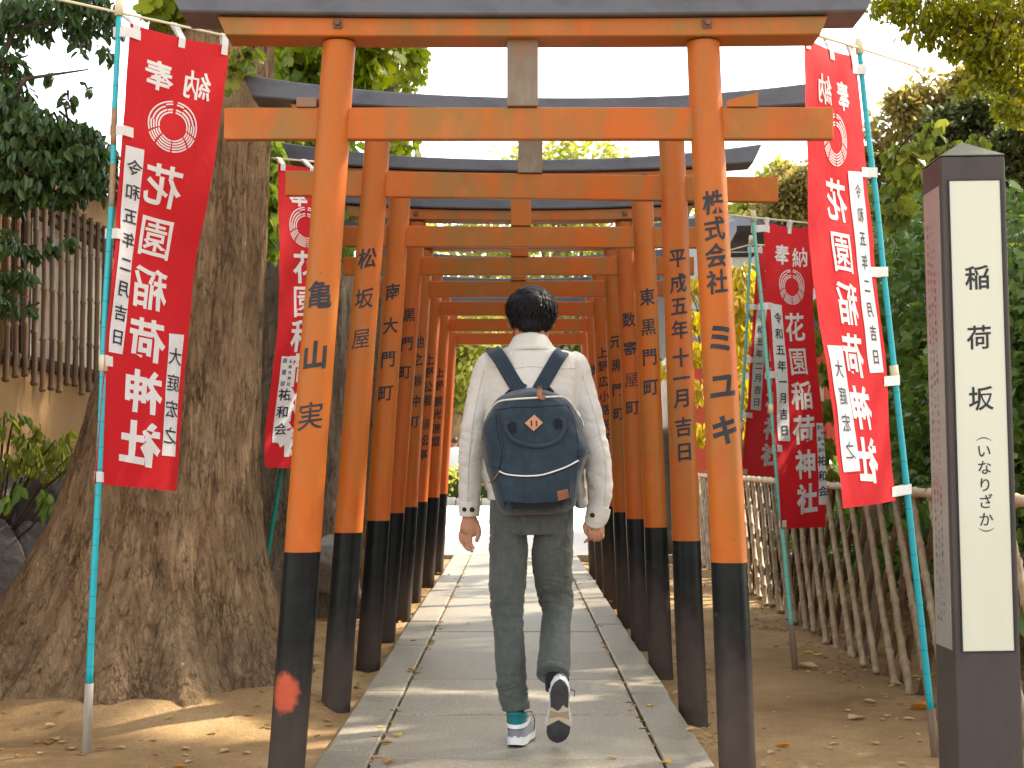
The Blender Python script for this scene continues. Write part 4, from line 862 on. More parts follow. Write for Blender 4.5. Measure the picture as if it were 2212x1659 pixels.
# --- beyond the road: clipped hedge, tree trunks and crowns
t = tree_root("clipped_hedge", "bright clipped hedge along the far side of the road", "hedge", 0, 38.2)
P = np.column_stack([rng.uniform(-14, 14, 16000), rng.uniform(37.3, 39.6, 16000), rng.uniform(.15, 1.1, 16000)]); P[:, 2] *= .82+.25*np.array([noise.noise((x*.5, y, 0)) for x, y in P[:, :2]])
keep = (P[:, 1] < 37.8) | (P[:, 2] > .7); P = P[keep]; V, Fc = leaf_mesh(P, np.tile([0, -.6, .6], (len(P), 1)), .12, 'oval', .5, 81); obj("foliage", V, Fc, LFARY, t)
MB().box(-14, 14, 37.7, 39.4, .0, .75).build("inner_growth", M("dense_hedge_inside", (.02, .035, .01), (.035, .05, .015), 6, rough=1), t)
far = [("sunlit yellow green tree beyond the road, left side of the tunnel view", 42, [(1005, 760, 75), (1020, 820, 70), (960, 700, 90), (1010, 690, 80), (985, 850, 45), (940, 820, 80)], LFARY, 3800),
       ("mid green tree beyond the road, just right of the walking man's head", 46, [(1240, 760, 80), (1200, 690, 90), (1280, 700, 80), (1160, 740, 70), (1250, 830, 60), (1215, 870, 40)], LFAR, 4200),
       ("dark shaded tree beyond the road behind the walking man", 52, [(1090, 780, 90), (1060, 850, 70), (1120, 700, 100), (1050, 720, 80), (1030, 890, 40), (1130, 860, 60)], LFAR, 4200),
       ("tall yellow green tree whose crown shows between the tie beams", 48, [(1180, 360, 90), (1270, 340, 80), (1120, 400, 90), (1340, 370, 60), (1220, 430, 120), (1330, 470, 110), (1080, 480, 110), (1200, 540, 140), (1400, 560, 110), (1000, 560, 110), (1300, 600, 130), (1090, 620, 130), (1400, 430, 60), (1240, 330, 40), (960, 500, 70)], LFARY, 9500)]
for i, (lab, Y, sp, mt, n) in enumerate(far):
    c = [cz(a, b2, Y, r) for a, b2, r in sp]; big_tree(lab, sum(q[0] for q in c)/len(c), Y, 0, c, n, .26, mt, 90+i, .28, 'diamond', name="park_tree")
big_tree("broad dark green tree far behind the left posts", at(760, 998, 44).x, 44, 0, [cz(760, 760, 44, 120), cz(660, 820, 44, 100), cz(860, 820, 44, 110), cz(700, 680, 44, 110), cz(830, 700, 44, 110), cz(900, 900, 44, 80), cz(740, 920, 44, 100)], 6000, .25, LFAR, 97, .3, name="park_tree")
big_tree("broad green tree far behind the right posts", at(1460, 998, 44).x, 44, 0, [cz(1420, 760, 44, 110), cz(1500, 820, 44, 110), cz(1360, 850, 44, 90), cz(1480, 690, 44, 100), cz(1400, 920, 44, 80), cz(1550, 900, 44, 100)], 6000, .25, LFAR, 98, .3, name="park_tree")
P = np.column_stack([rng.uniform(-32, 34, 30000), rng.uniform(62, 68, 30000), rng.random(30000)])
P[:, 2] = .2+P[:, 2]**.8*np.array([5.5+3.0*noise.noise((x*.12, 0, 0))+1.6*noise.noise((x*.4, 3, 0)) for x in P[:, 0]])
V, Fc = leaf_mesh(P, np.tile([0, -.4, -.7], (len(P), 1)), .42, 'diamond', .3, 101); o = obj("far_wood", V, Fc, LFAR); tag(o, "far off wood closing the view beyond the park trees", "wood", kind="stuff")
# leaf litter beyond the fence and along the kerbs: nobody could count it
P = np.column_stack([np.concatenate([rng.uniform(2.05, 3.4, 2300), rng.normal(.85, .12, 260), rng.normal(-.86, .12, 260), rng.uniform(1.6, 2.1, 260), rng.uniform(-2.6, -.9, 160), np.tile(-.50, 170)+rng.normal(0, .006, 170), np.tile(.506, 170)+rng.normal(0, .006, 170)]),
     np.concatenate([rng.uniform(5.5, 15, 2300), rng.uniform(6, 15, 260), rng.uniform(6, 15, 260), rng.uniform(6.2, 14, 260), rng.uniform(5.2, 9, 160), rng.uniform(5, 15, 340)])])
Z = np.array([ground_z(x, y) for x, y in P]); Z = np.where(np.abs(P[:, 0]) < .69, .030, Z+.006); Z[(np.abs(np.abs(P[:, 0])-.503) < .02)] = .027
P3 = np.column_stack([P, Z]); an = rng.uniform(0, 6.28, len(P)); D = np.column_stack([np.cos(an), np.sin(an), np.zeros(len(P))])
V, Fc = leaf_mesh(P3, D*2, .045, 'oval', 2.0, 99)
LIT = leafmat("dry_fallen_leaves", [(0, (.10, .055, .025)), (.4, (.28, .17, .07)), (.8, (.46, .34, .18)), (1, (.55, .32, .06))], .7, .2)
o = obj("leaf_litter", V, Fc, LIT); tag(o, "scattered dry leaf litter on the soil along the fence and kerbs", "leaf litter", kind="stuff")
# ================================================================== HOUSES
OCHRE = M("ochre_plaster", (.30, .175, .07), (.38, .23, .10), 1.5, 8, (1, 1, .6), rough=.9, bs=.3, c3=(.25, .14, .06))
DKWOOD = M("dark_stained_wood", (.055, .036, .024), (.10, .065, .042), 6, 6, (1, 1, 5), rough=.7)
t = thing("ochre_house", "ochre plastered house with a bamboo barred window at the left", "house", (-3.5, 10, .9))
x = -2.98
mb = MB()
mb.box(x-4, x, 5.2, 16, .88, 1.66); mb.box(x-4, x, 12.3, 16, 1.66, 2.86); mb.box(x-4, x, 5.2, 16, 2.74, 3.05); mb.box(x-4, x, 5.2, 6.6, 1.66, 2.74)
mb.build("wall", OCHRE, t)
mb = MB()
sl = MB(); L = Vector((1.0, 0, -.33))
rf = MB(); rf.add([(x+.14, 4.8, 2.98), (x+.14, 16.5, 2.98), (x-2.2, 16.5, 3.35), (x-2.2, 4.8, 3.35), (x+.14, 4.8, 3.10), (x+.14, 16.5, 3.10), (x-2.2, 16.5, 3.47), (x-2.2, 4.8, 3.47)], [(0, 3, 2, 1), (4, 5, 6, 7), (0, 1, 5, 4), (1, 2, 6, 5), (2, 3, 7, 6), (3, 0, 4, 7)])
rf.add([(x-4.6, 4.8, 3.0), (x-4.6, 16.5, 3.0), (x-2.2, 16.5, 3.352), (x-2.2, 4.8, 3.352), (x-4.6, 4.8, 3.12), (x-4.6, 16.5, 3.12), (x-2.2, 16.5, 3.472), (x-2.2, 4.8, 3.472)], [(0, 3, 2, 1), (4, 5, 6, 7), (0, 1, 5, 4), (1, 2, 6, 5), (2, 3, 7, 6), (3, 0, 4, 7)])
rf.build("roof", M("grey_roof_tiles", (.07, .07, .075), (.11, .11, .115), 8, rough=.6), t)
win = MB().box(x-.09, x-.03, 6.6, 12.3, 1.60, 1.72).box(x-.09, x-.03, 6.6, 12.3, 2.68, 2.78).box(x-.1, x-.02, 9.35, 9.47, 1.72, 2.68).box(x-.1, x-.02, 12.2, 12.32, 1.6, 2.78).box(x-.03, x+.03, 6.6, 12.3, 1.63, 1.68).box(x-.03, x+.03, 6.6, 12.3, 2.58, 2.62).build("window", DKWOOD, t)
MB().box(x-.16, x-.12, 9.47, 12.2, 1.7, 2.7).build("paper_screen", M("cream_paper_screen", (.62, .57, .46), (.55, .50, .40), 2, 5, rough=.8, bs=.05), win)
MB().box(x-1.6, x-1.55, 6.6, 9.4, 1.66, 2.74).build("straw_blind", M("straw_blind", (.50, .38, .20), (.62, .50, .30), 3, 8, (1, 30, 2), rough=.8), win)
mb = MB(); y = 6.75; i = 0
while y < 12.5:
    cane(mb, (x+.05, y, 1.52+random.uniform(-.03, .03)), (x+.05, y+random.uniform(-.01, .01), 2.74), .017, 700+i, .3); y += .172; i += 1
mb.build("bamboo_bars", bamboo("brown_bamboo_bars", (.11, .058, .027), (.19, .11, .055), (.28, .18, .095)), win, True)
# shrine building behind the right posts
RED = M("red_painted_timber", (.40, .055, .03), (.48, .08, .04), 5, rough=.5); WALLW = M("white_plaster", (.66, .64, .60), (.58, .56, .52), 3, rough=.85)
TILE = M("dark_roof_tiles", (.05, .052, .06), (.09, .09, .10), 5, 6, (20, 1, 1), rough=.5)
t = thing("shrine_building", "dark roofed shrine building with red beams behind the right gate posts", "building", (3.6, 21, 0))
MB().box(2.35, 6.2, 20, 24, 1.85, 2.6).build("wall", WALLW, t); MB().box(2.36, 6.19, 20.01, 23.99, 0, 1.85).build("dado", DKWOOD, t)
mb = MB(); mb.box(2.2, 6.4, 19.85, 19.95, 2.25, 2.55).box(2.3, 2.5, 19.84, 19.99, 0, 2.25).box(4.0, 4.2, 19.84, 19.99, 0, 2.25).box(2.2, 6.4, 19.86, 19.94, 1.45, 1.6); mb.build("beam", RED, t)
mb = MB(); mb.add([(1.9, 19.0, 2.75), (6.8, 19.0, 2.75), (6.4, 22, 4.4), (2.3, 22, 4.4), (1.9, 25, 2.75), (6.8, 25, 2.75), (1.9, 19.0, 2.95), (6.8, 19.0, 2.95), (6.4, 22, 4.6), (2.3, 22, 4.6), (1.9, 25, 2.95), (6.8, 25, 2.95)],
   [(6, 7, 8, 9), (9, 8, 11, 10), (0, 3, 2, 1), (3, 4, 5, 2), (0, 1, 7, 6), (4, 10, 11, 5), (0, 6, 9, 3), (3, 9, 10, 4), (1, 2, 8, 7), (2, 5, 11, 8)]); mb.build("roof", TILE, t)
t = thing("eave_lantern", "square glass lantern under the dark eave behind the right posts", "lantern", (2.25, 15.6, 0))
p = at(1598, 585, 15.5)
MB().bbox(p.x-.10, p.x+.10, p.y-.1, p.y+.1, p.z-.17, p.z+.13, .01).build("glass_box", M("frosted_glass", (.55, .58, .56), (.48, .51, .5), 3, rough=.25, bs=0), t)
q = at(1605, 545, 15.5)
mb = MB(); mb.add([(q.x-.12, 15.1, q.z+.16), (q.x+.40, 15.1, q.z+.16), (q.x+.40, 15.9, q.z+.06), (q.x-.12, 15.9, q.z+.06), (q.x-.12, 15.1, q.z+.21), (q.x+.40, 15.1, q.z+.21), (q.x+.40, 15.9, q.z+.11), (q.x-.12, 15.9, q.z+.11)], [(0, 3, 2, 1), (4, 5, 6, 7), (0, 1, 5, 4), (1, 2, 6, 5), (2, 3, 7, 6), (3, 0, 4, 7)])
mb.bbox(p.x-.13, p.x+.13, p.y-.13, p.y+.13, p.z+.13, p.z+.17, .01).bbox(p.x-.13, p.x+.13, p.y-.13, p.y+.13, p.z-.20, p.z-.17, .01).box(q.x+.3, q.x+.38, 15.45, 15.53, -.1, q.z+.14)
mb.build("canopy_post", M("black_timber", (.02, .02, .022), (.035, .033, .03), 6, rough=.5), t)
t = thing("stone_lantern", "pale rounded stone lantern between the second and third right posts", "lantern", (at(1447, 998, 17.5).x, 17.5, 0))
x0 = at(1447, 998, 17.5).x; z1 = CAMH+(998-770)*17.5/F
mb = MB(); pts = [(z1+.02, .02), (z1-.1, .10), (z1-.28, .16), (z1-.5, .17), (z1-.72, .13), (z1-.8, .1), (z1-.84, .08)]
mb.tube([(x0, 17.5, z) for z, r in pts], [r for z, r in pts], 16); mb.build("lantern_body", M("pale_stone", (.60, .59, .56), (.5, .49, .46), 8, rough=.8), t, True)
mb = MB(); pts = [(z1-.84, .18), (z1-.90, .19), (z1-.93, .10), (.30, .11), (.24, .22), (0, .24)]
mb.tube([(x0, 17.5, z) for z, r in pts], [r for z, r in pts], 14); mb.build("pedestal", M("dark_mossy_stone", (.05, .05, .045), (.09, .088, .078), 8, rough=.9), t, True)
# ================================================================== THE WALKING MAN
SKIN = M("skin", (.37, .185, .112), (.31, .148, .086), 14, 5, rough=.5, bs=.12, bd=.002, spec=.35)
SKIN.node_tree.nodes["Principled BSDF"].inputs['Subsurface Weight'].default_value = .08
HAIR = M("black_hair", (.004, .004, .006), (.010, .009, .010), 40, 3, rough=.5, bs=0, spec=.25)
def fabric(name, c1, c2, weave=900, fold=.25, rough=.85, c3=None):
    m, nt, b = new_mat(name); v = coords(nt); c = ramp(nt, nz(nt, v, 5, 6, .6), [(.3, c1), (.7, c2)])
    if c3: c = mixc(nt, ramp(nt, nz(nt, coords(nt, (1, 1, .5)), 45, 5, .7), [(.45, (0, 0, 0)), (.75, (.6, .6, .6))]), c, c3)
    nt.links.new(c, b.inputs['Base Color']); b.inputs['Roughness'].default_value = rough; b.inputs['Specular IOR Level'].default_value = .2; b.inputs['Sheen Weight'].default_value = .15
    p = bump(nt, b, nz(nt, v, weave, 2), .15, .0008); p = bump(nt, b, nz(nt, coords(nt, (1, 1, .8)), 17, 4, .55, .9), fold, .012, p); bump(nt, b, nz(nt, v, 55, 3, .5, 1.5), fold*.6, .004, p); return m
JACKET = fabric("stone_cotton_jacket", (.45, .435, .40), (.52, .505, .47), 700, .5)
JEANS = fabric("grey_green_trousers", (.044, .052, .047), (.070, .079, .072), 900, .45, c3=(.098, .108, .099))
NAVY = fabric("navy_canvas", (.012, .022, .033), (.020, .034, .050), 800, .18, c3=(.031, .049, .068)); NAVYD = fabric("dark_navy_canvas", (.004, .006, .010), (.008, .011, .017), 800, .2)
WEB = fabric("navy_webbing", (.015, .026, .040), (.023, .037, .055), 600, .12)
LEATH = M("brown_leather", (.17, .065, .03), (.25, .10, .05), 20, 5, rough=.5, bs=.25); TAN = M("tan_leather", (.42, .20, .11), (.36, .165, .09), 20, 5, rough=.55, bs=.2)
ZIP = M("white_zip_tape", (.66, .65, .60), (.55, .54, .50), 60, rough=.6, bs=.3, bscale=400); BTN = M("black_snap", (.014, .013, .016), rough=.35, bs=0)
PY = 5.66
man = thing("person", "man seen from behind walking up the path in a pale jacket with a navy backpack", "person", (.07, PY, .03))
px = .0017
def A(x, y, dy=0.0): return at(x, y, PY+dy)
def limb(mb, rows, n=18, m=5, flat=(1, 0, 0)):
    "rows: (px, py, dY, half width px, half depth px)"
    rows = catmull(rows, m); return mb.tube([A(r[0], r[1], r[2]) for r in rows], [(r[3]*px, r[4]*px) for r in rows], n, True, 0, flat)
def fold(V, Nn, amp, fn):
    d = np.array([fn(Vector(v)) for v in V]); return V+Nn*(d*amp)[:, None]
# ---- body: one continuous skin surface (head, neck, trunk, arms, hands, legs)
mb = MB()
mb.add(*ball(A(1147, 676, .012), (44*px, 55*px, 56*px), 28, 20))                    # skull
limb(mb, [(1149, 690, .04, 38, 40), (1150, 720, .05, 36, 38), (1151, 745, .055, 30, 32), (1151, 758, .06, 20, 20)], 20)  # face and jaw
limb(mb, [(1146, 690, .0, 37, 36), (1146, 715, -.005, 34, 34), (1146, 740, -.012, 35, 35), (1147, 770, -.02, 46, 40)], 20)          # neck
mb.add(*ball(A(1150, 707, .108), (9*px, 11*px, 14*px)))                                 # nose
mb.add(*ball(A(1150, 697, .104), (5*px, 9*px, 16*px)))
mb.add(*ball(A(1150, 728, .100), (16*px, 7*px, 5*px))); mb.add(*ball(A(1150, 735, .098), (14*px, 7*px, 5*px)))     # lips
for s in (-1, 1):                                                                       # ears
    mb.add(*ball(A(1147.5+s*47.5, 695, -.003), (5.5*px, 10*px, 13*px), 12, 10)); mb.add(*ball(A(1147+s*45, 704, .0), (3.5*px, 6*px, 8*px), 10, 8))
limb(mb, [(1147, 765, -.02, 60, 40), (1147, 790, -.02, 88, 55), (1147, 850, -.02, 90, 62), (1147, 950, -.01, 80, 58), (1147, 1050, 0, 78, 58), (1147, 1110, 0, 84, 62)], 20)
limb(mb, [(1064, 790, 0, 24, 26), (1040, 850, 0, 23, 25), (1024, 930, -.01, 20, 21), (1018, 1000, -.01, 19, 20), (1014, 1070, 0, 16, 17), (1014, 1120, 0, 15.5, 12)], 14)
limb(mb, [(1234, 795, 0, 24, 26), (1255, 850, 0, 23, 25), (1277, 930, -.02, 20, 21), (1291, 1005, -.03, 19, 20), (1290, 1075, -.04, 16, 17), (1284, 1128, -.05, 15.5, 12)], 14)
limb(mb, [(1101, 1110, 0, 38, 44), (1099, 1250, .0, 32, 36), (1098, 1320, 0, 26, 30), (1103, 1420, 0, 24, 27), (1112, 1520, 0, 17, 18), (1114, 1565, .0, 13, 14)], 14)
limb(mb, [(1194, 1110, 0, 38, 44), (1194, 1220, .06, 32, 36), (1201, 1300, .10, 26, 30), (1199, 1380, .02, 24, 26), (1196, 1450, -.07, 16, 17), (1198, 1480, -.09, 15, 16)], 14)
# left hand: palm to the rear, thumb towards the thigh
limb(mb, [(1014, 1106, 0, 15, 12), (1014, 1120, 0, 16.5, 11.5), (1015, 1133, -.002, 21, 11.5), (1013, 1146, -.004, 20.5, 11), (1010, 1154, -.004, 15, 8)], 16)
def finger(mb, P, r0): mb.tube([A(*p) for p in catmull(P, 5)], [r0*px*(1-.30*i/(5*(len(P)-1))) for i in range(5*(len(P)-1)+1)], 10); mb.add(*ball(A(*P[-1]), r0*px*.72, 10, 8))
finger(mb, [(998, 1141, .006), (994.5, 1156, .004), (996, 1168, -.008), (1001.5, 1176, -.020)], 4.7)
finger(mb, [(1004, 1146, .000), (1000.5, 1164, -.001), (1003.5, 1178, -.012), (1010.5, 1187, -.022)], 5.1)
finger(mb, [(1011, 1148, -.006), (1008, 1168, -.008), (1011.5, 1181, -.016), (1019.5, 1190.5, -.022)], 5.2)
finger(mb, [(1018, 1147, -.010), (1015.8, 1164, -.016), (1017.5, 1176, -.026), (1022.5, 1184, -.034)], 4.9)
finger(mb, [(1023, 1125, -.004), (1033, 1138, -.010), (1034.5, 1152, -.014), (1030.0, 1167, -.017)], 6.2)
# right hand: loosely closed, palm to the rear
limb(mb, [(1285, 1116, -.05, 15, 12), (1285, 1130, -.05, 17, 11.5), (1286, 1142, -.05, 20, 11.5), (1288, 1154, -.048, 18, 10)], 16)
for x, yb, ln in ((1275.5, 1160, 1.0), (1285, 1164, 1.05), (1293.5, 1163, 1.0), (1301, 1158, .85)):
    finger(mb, [(x, 1147, -.045), (x+.5, yb-1, -.050), (x-.5, yb+3, -.071), (x-2, yb-7, -.084), (x-3, yb-15*ln, -.080)], 5.0)
finger(mb, [(1270, 1126, -.048), (1263.5, 1137, -.058), (1267, 1150, -.070), (1276, 1160, -.078)], 6.0)
finger(mb, [(1276, 1158, -.05), (1271, 1165, -.058), (1263, 1171, -.064)], 4.4)
V, Fc, Nn = remesh(mb, .0030, 3)
obj("body", V, Fc, SKIN, man, True)
for s in (-1, 1):
    V, Fc = ball(A(1150+s*18, 692, .086), .0105, 12, 8); obj("eye", V, Fc, M("eye_white_dark", (.3, .28, .26), (.05, .03, .02), 60, rough=.1, bs=0), man, True)
# ---- hair
mb = MB(); mb.add(*ball(A(1148.5, 662, .008), (51*px, 60*px, 44*px), 28, 20)); limb(mb, [(1148.5, 655, -.0, 53, 56), (1148.5, 678, -.008, 51, 53), (1148.5, 690, -.020, 44.5, 45), (1147.5, 700, -.034, 34, 34), (1147, 708, -.044, 26, 23), (1147, 717, -.050, 15, 13)], 24)
V, Fc, Nn = remesh(mb, .006, 4)
V = fold(V, Nn, .0045, lambda v: .6+noise.noise((v.x*38, v.y*38, v.z*11))+.6*noise.noise((v.x*90, v.y*90, v.z*22)))
hair = obj("hair", V, Fc, HAIR, man, True)
bv = BVHTree.FromPolygons([Vector(v) for v in V], Fc); g = random.Random(3); mb = MB(); top = A(1152, 622, .0)
for i in range(5200):
    a = g.uniform(0, 6.28); h = g.random()**.7; z = A(1148, 620+h*96).z; d = Vector((math.cos(a), math.sin(a), 0)); c = A(1148, 668, .0); c.z = z
    hit = bv.ray_cast(c+d*.3, -d)
    if hit[0] is None: continue
    p, n_ = hit[0], hit[1]
    t_ = (p-top); t_ = t_-n_*t_.dot(n_); t_ = (t_.normalized()*.7+Vector((0, 0, -.6))+Vector((g.uniform(-.35, .35), g.uniform(-.35, .35), 0))).normalized(); L = g.uniform(.018, .040)*(1 if h < .8 else .6); lift = g.uniform(.001, .006) if h < .7 else .001
    q = [p+n_*-.002, p+t_*L*.5+n_*lift, p+t_*L+n_*(lift*.6-.001)]; s_ = t_.cross(n_).normalized()*g.uniform(.0010, .0020)
    mb.add([q[0]-s_, q[0]+s_, q[1]+s_*.8, q[1]-s_*.8, q[2]], [(0, 1, 2, 3), (3, 2, 4)])
mb.build("strands", HAIR, hair)
# ---- jacket
mb = MB()
limb(mb, [(1147, 742, -.015, 40, 38), (1147, 752, -.016, 56, 42), (1147, 763, -.018, 80, 50), (1148, 776, -.02, 98, 58), (1150, 800, -.02, 104, 64), (1150, 850, -.02, 103, 70), (1148, 930, -.012, 98, 68), (1147, 1000, 0, 94, 67), (1146, 1050, .004, 93, 68), (1146, 1080, .004, 94, 70)], 32)
limb(mb, [(1072, 776, -.008, 22, 34), (1058, 790, -.005, 31, 38), (1044, 830, -.004, 31, 36), (1029, 896, -.008, 30, 34), (1021, 950, -.010, 29.5, 32), (1018, 1000, -.010, 28, 30), (1015, 1050, -.004, 25.5, 27), (1013.5, 1090, .0, 22.5, 22), (1013.5, 1100, .0, 21, 20)], 22)
limb(mb, [(1226, 776, -.008, 22, 34), (1240, 790, -.005, 31, 38), (1256, 840, -.004, 31, 36), (1273, 910, -.018, 31, 34), (1286, 970, -.028, 32, 32), (1294, 1020, -.034, 30, 30), (1296, 1060, -.038, 27, 27), (1292, 1095, -.045, 24, 22), (1290, 1108, -.048, 22.5, 20)], 22)
# shirt tails hanging below the pack: open front swung out at the right
limb(mb, [(1243, 1000, .03, 20, 32), (1252, 1050, .035, 17, 36), (1257, 1096, .04, 15, 36)], 14)
limb(mb, [(1056, 990, .02, 16, 34), (1056, 1040, .02, 12, 34), (1060, 1058, .02, 9, 30)], 14)
V, Fc, Nn = remesh(mb, .0042, 4)
L_el, R_el = A(1020, 950), A(1285, 970, -.03)
def jf(v):
    dl = min((v-L_el).length, (v-R_el).length); e = math.exp(-(dl/.13)**2)
    arm = 1.0 if (v.x < A(1048, 900).x or v.x > A(1255, 900).x) else .55
    w = noise.noise((v.x*7+v.z*4, v.y*7, v.z*12))*.6+noise.noise((v.x*15-v.z*11, v.y*13, v.z*22))*.45
    r = abs(noise.noise((v.x*9+v.z*8, v.y*8, v.z*13+5)))
    r2 = abs(noise.noise((v.x*17-v.z*9, v.y*14, v.z*21+9))); w -= (.16-r2)*2.2*(r2 < .16)
    low = 1.0+.5*math.exp(-((v.z-.93)/.06)**2)
    return (w*.55-(.28-r)*1.1*(r < .28))*(arm*.75*low+e*.9)
V = fold(V, Nn, .0085, jf); jk = obj("jacket", V, Fc, JACKET, man, True)
JB = BVHTree.FromPolygons([Vector(v) for v in V], Fc)
# collar
def ring_strip(rows, n=40):
    "rows of (cx,cy,dY,rx px,ry px, front gap deg): open-fronted band, thickened"
    V = []; Fc = []
    for cx, cy, dy, rx, ry, gap in rows:
        for i in range(n+1):
            a = R(90+gap+(360-2*gap)*i/n); c = A(cx, cy, dy); sag = .024*(1+math.sin(a))
            V.append((c.x+rx*px*math.cos(a), c.y+ry*px*math.sin(a), c.z-sag))
    for r in range(len(rows)-1): Fc += [(r*(n+1)+i, r*(n+1)+i+1, (r+1)*(n+1)+i+1, (r+1)*(n+1)+i) for i in range(n)]
    return V, Fc
V, Fc = ring_strip([(1146, 722, -.010, 37, 37, 24), (1146, 721, -.012, 39.5, 39.5, 24), (1146, 727, -.014, 43, 42, 24), (1146.5, 738, -.016, 50, 47, 24), (1147, 750, -.019, 60, 52, 22), (1147, 757, -.020, 66, 55, 20), (1147, 759, -.018, 64, 52, 20)])
V = [Vector(v)+Vector((0, 0, .003*noise.noise((v[0]*30, v[1]*30, v[2]*30)))) for v in V]; obj("collar", V, Fc, JACKET, jk, True)
# cuffs with snaps
def cuff(rows, name="cuff"):
    mb = MB(); limb(mb, rows, 24, 4); V = np.array(mb.V); return obj(name, [Vector(v)+Vector((.0025*noise.noise((v[0]*40, v[2]*30, 1)), 0, 0)) for v in mb.V], mb.F, JACKET, jk, True)
cuff([(1013.5, 1083, .0, 23.2, 23), (1013.6, 1098, .0, 23.4, 22.5), (1013.6, 1113.5, .0, 21.5, 20), (1013.6, 1115.5, .0, 20, 18.5)]); cuff([(1294, 1096, -.044, 25.5, 24), (1290.5, 1110, -.048, 25.8, 23), (1286.5, 1125.5, -.05, 23.5, 20), (1286, 1127.5, -.05, 22, 18.5)])
for x, y, dy, r in ((1003, 1100.5, -.034, 5.4), (1019.5, 1101, -.037, 6.0), (1280, 1113, -.083, 5.6), (1302, 1117, -.074, 4.8)):
    c = A(x, y, dy-.004); MB().tube([c, c+Vector((0, .012, 0))], [(r*px*.85), r*px], 14).build("snap_button", BTN, jk, True)
# raised seams: yoke, back of the sleeves
def drop(P, B, off=.0012, dirn=Vector((0, 1, 0)), fb=None):
    out = []
    for p in P:
        h = B.ray_cast(Vector((p.x, PY-.6, p.z)), dirn)
        if h[0] is not None: out.append(h[0]-dirn*off)
        elif fb is not None: out.append(Vector((p.x, fb, p.z)))
    return out
def seam(P, B, r, name, mat, parent, off=.001):
    q = drop([A(*p) for p in catmull(P, 10)], B, off)
    if len(q) > 2: return MB().tube(q, r, 6).build(name, mat, parent, True)
seam([(1060, 795, 0), (1100, 800, 0), (1147, 796, 0), (1195, 800, 0), (1245, 797, 0)], JB, .0016, "yoke_seam", JACKET, jk)
seam([(1046, 800, 0), (1030, 870, 0), (1018, 950, 0), (1013, 1010, 0), (1010, 1082, 0)], JB, .0016, "sleeve_seam", JACKET, jk)
seam([(1256, 810, 0), (1278, 880, 0), (1297, 950, 0), (1307, 1010, 0), (1304, 1090, 0)], JB, .0016, "sleeve_seam", JACKET, jk)
# ---- trousers
mb = MB()
limb(mb, [(1148, 1050, .0, 84, 62), (1148, 1085, .0, 90, 68), (1148, 1120, -.004, 91.5, 72), (1148, 1148, .0, 88, 66)], 28)
limb(mb, [(1099, 1110, -.006, 40, 56), (1099, 1160, -.004, 43, 54), (1098, 1220, .0, 41.5, 50), (1095.5, 1283, .0, 39.5, 44), (1097, 1330, .0, 36.5, 41), (1099.5, 1372, .0, 33.5, 38), (1102, 1425, -.004, 34, 38), (1106.5, 1496, .0, 33, 36), (1113, 1520, .0, 30, 34), (1115, 1531, .0, 28.5, 33)], 22)
limb(mb, [(1196, 1110, -.006, 43, 56), (1194, 1176, .02, 45.5, 54), (1192.5, 1230, .06, 44, 50), (1199, 1275, .095, 41, 46), (1202, 1300, .10, 36, 44), (1202, 1330, .085, 33, 42), (1199, 1380, .02, 34, 39), (1196.5, 1430, -.05, 35, 37), (1194, 1458, -.085, 33.5, 35)], 22)
V, Fc, Nn = remesh(mb, .0042, 4)
KL, KR, AL = A(1096, 1325).z, A(1200, 1290).z, A(1105, 1490).z
def tf(v):
    left = v.x < A(1143, 1200).x; kz = KL if left else KR
    e = math.exp(-((v.z-kz)/.075)**2)+(.9*math.exp(-((v.z-AL)/.07)**2) if left else .25*math.exp(-((v.z-A(1190, 1440).z)/.05)**2))
    h = math.exp(-((v.z-A(0, 1160).z)/.06)**2)*.5
    xx = v.x*(8 if left else 7); rd = abs(noise.noise((xx+v.z*6, v.y*6, v.z*19+3)))
    r2 = abs(noise.noise((v.x*15+v.z*13, v.y*12, v.z*27+6))); rd = min(rd, r2*1.5)
    return (e*1.15+h+.22)*(noise.noise((v.x*6+v.z*9, v.y*6, v.z*22))*.75+noise.noise((v.x*13-v.z*16, v.y*10, v.z*30))*.4-(.25-rd)*2*(rd < .25))
V = fold(V, Nn, .0085, tf); tr = obj("trousers", V, Fc, JEANS, man, True); TB = BVHTree.FromPolygons([Vector(v) for v in V], Fc)
for P in ([(1072, 1120, 0), (1070, 1165, 0), (1095, 1180, 0), (1122, 1165, 0), (1124, 1120, 0)], [(1166, 1120, 0), (1168, 1170, 0), (1192, 1186, 0), (1216, 1172, 0), (1222, 1120, 0)]):
    seam(P, TB, .0016, "pocket_seam", JEANS, tr)
mb = MB(); limb(mb, [(1113.5, 1518, .0, 30.8, 34.5), (1115, 1531.5, .0, 30, 34)], 24, 3); mb.build("hem", JEANS, tr, True)
mb = MB(); limb(mb, [(1194.7, 1449, -.073, 35, 36.5), (1194, 1459, -.086, 34.8, 36)], 24, 3); mb.build("hem", JEANS, tr, True)
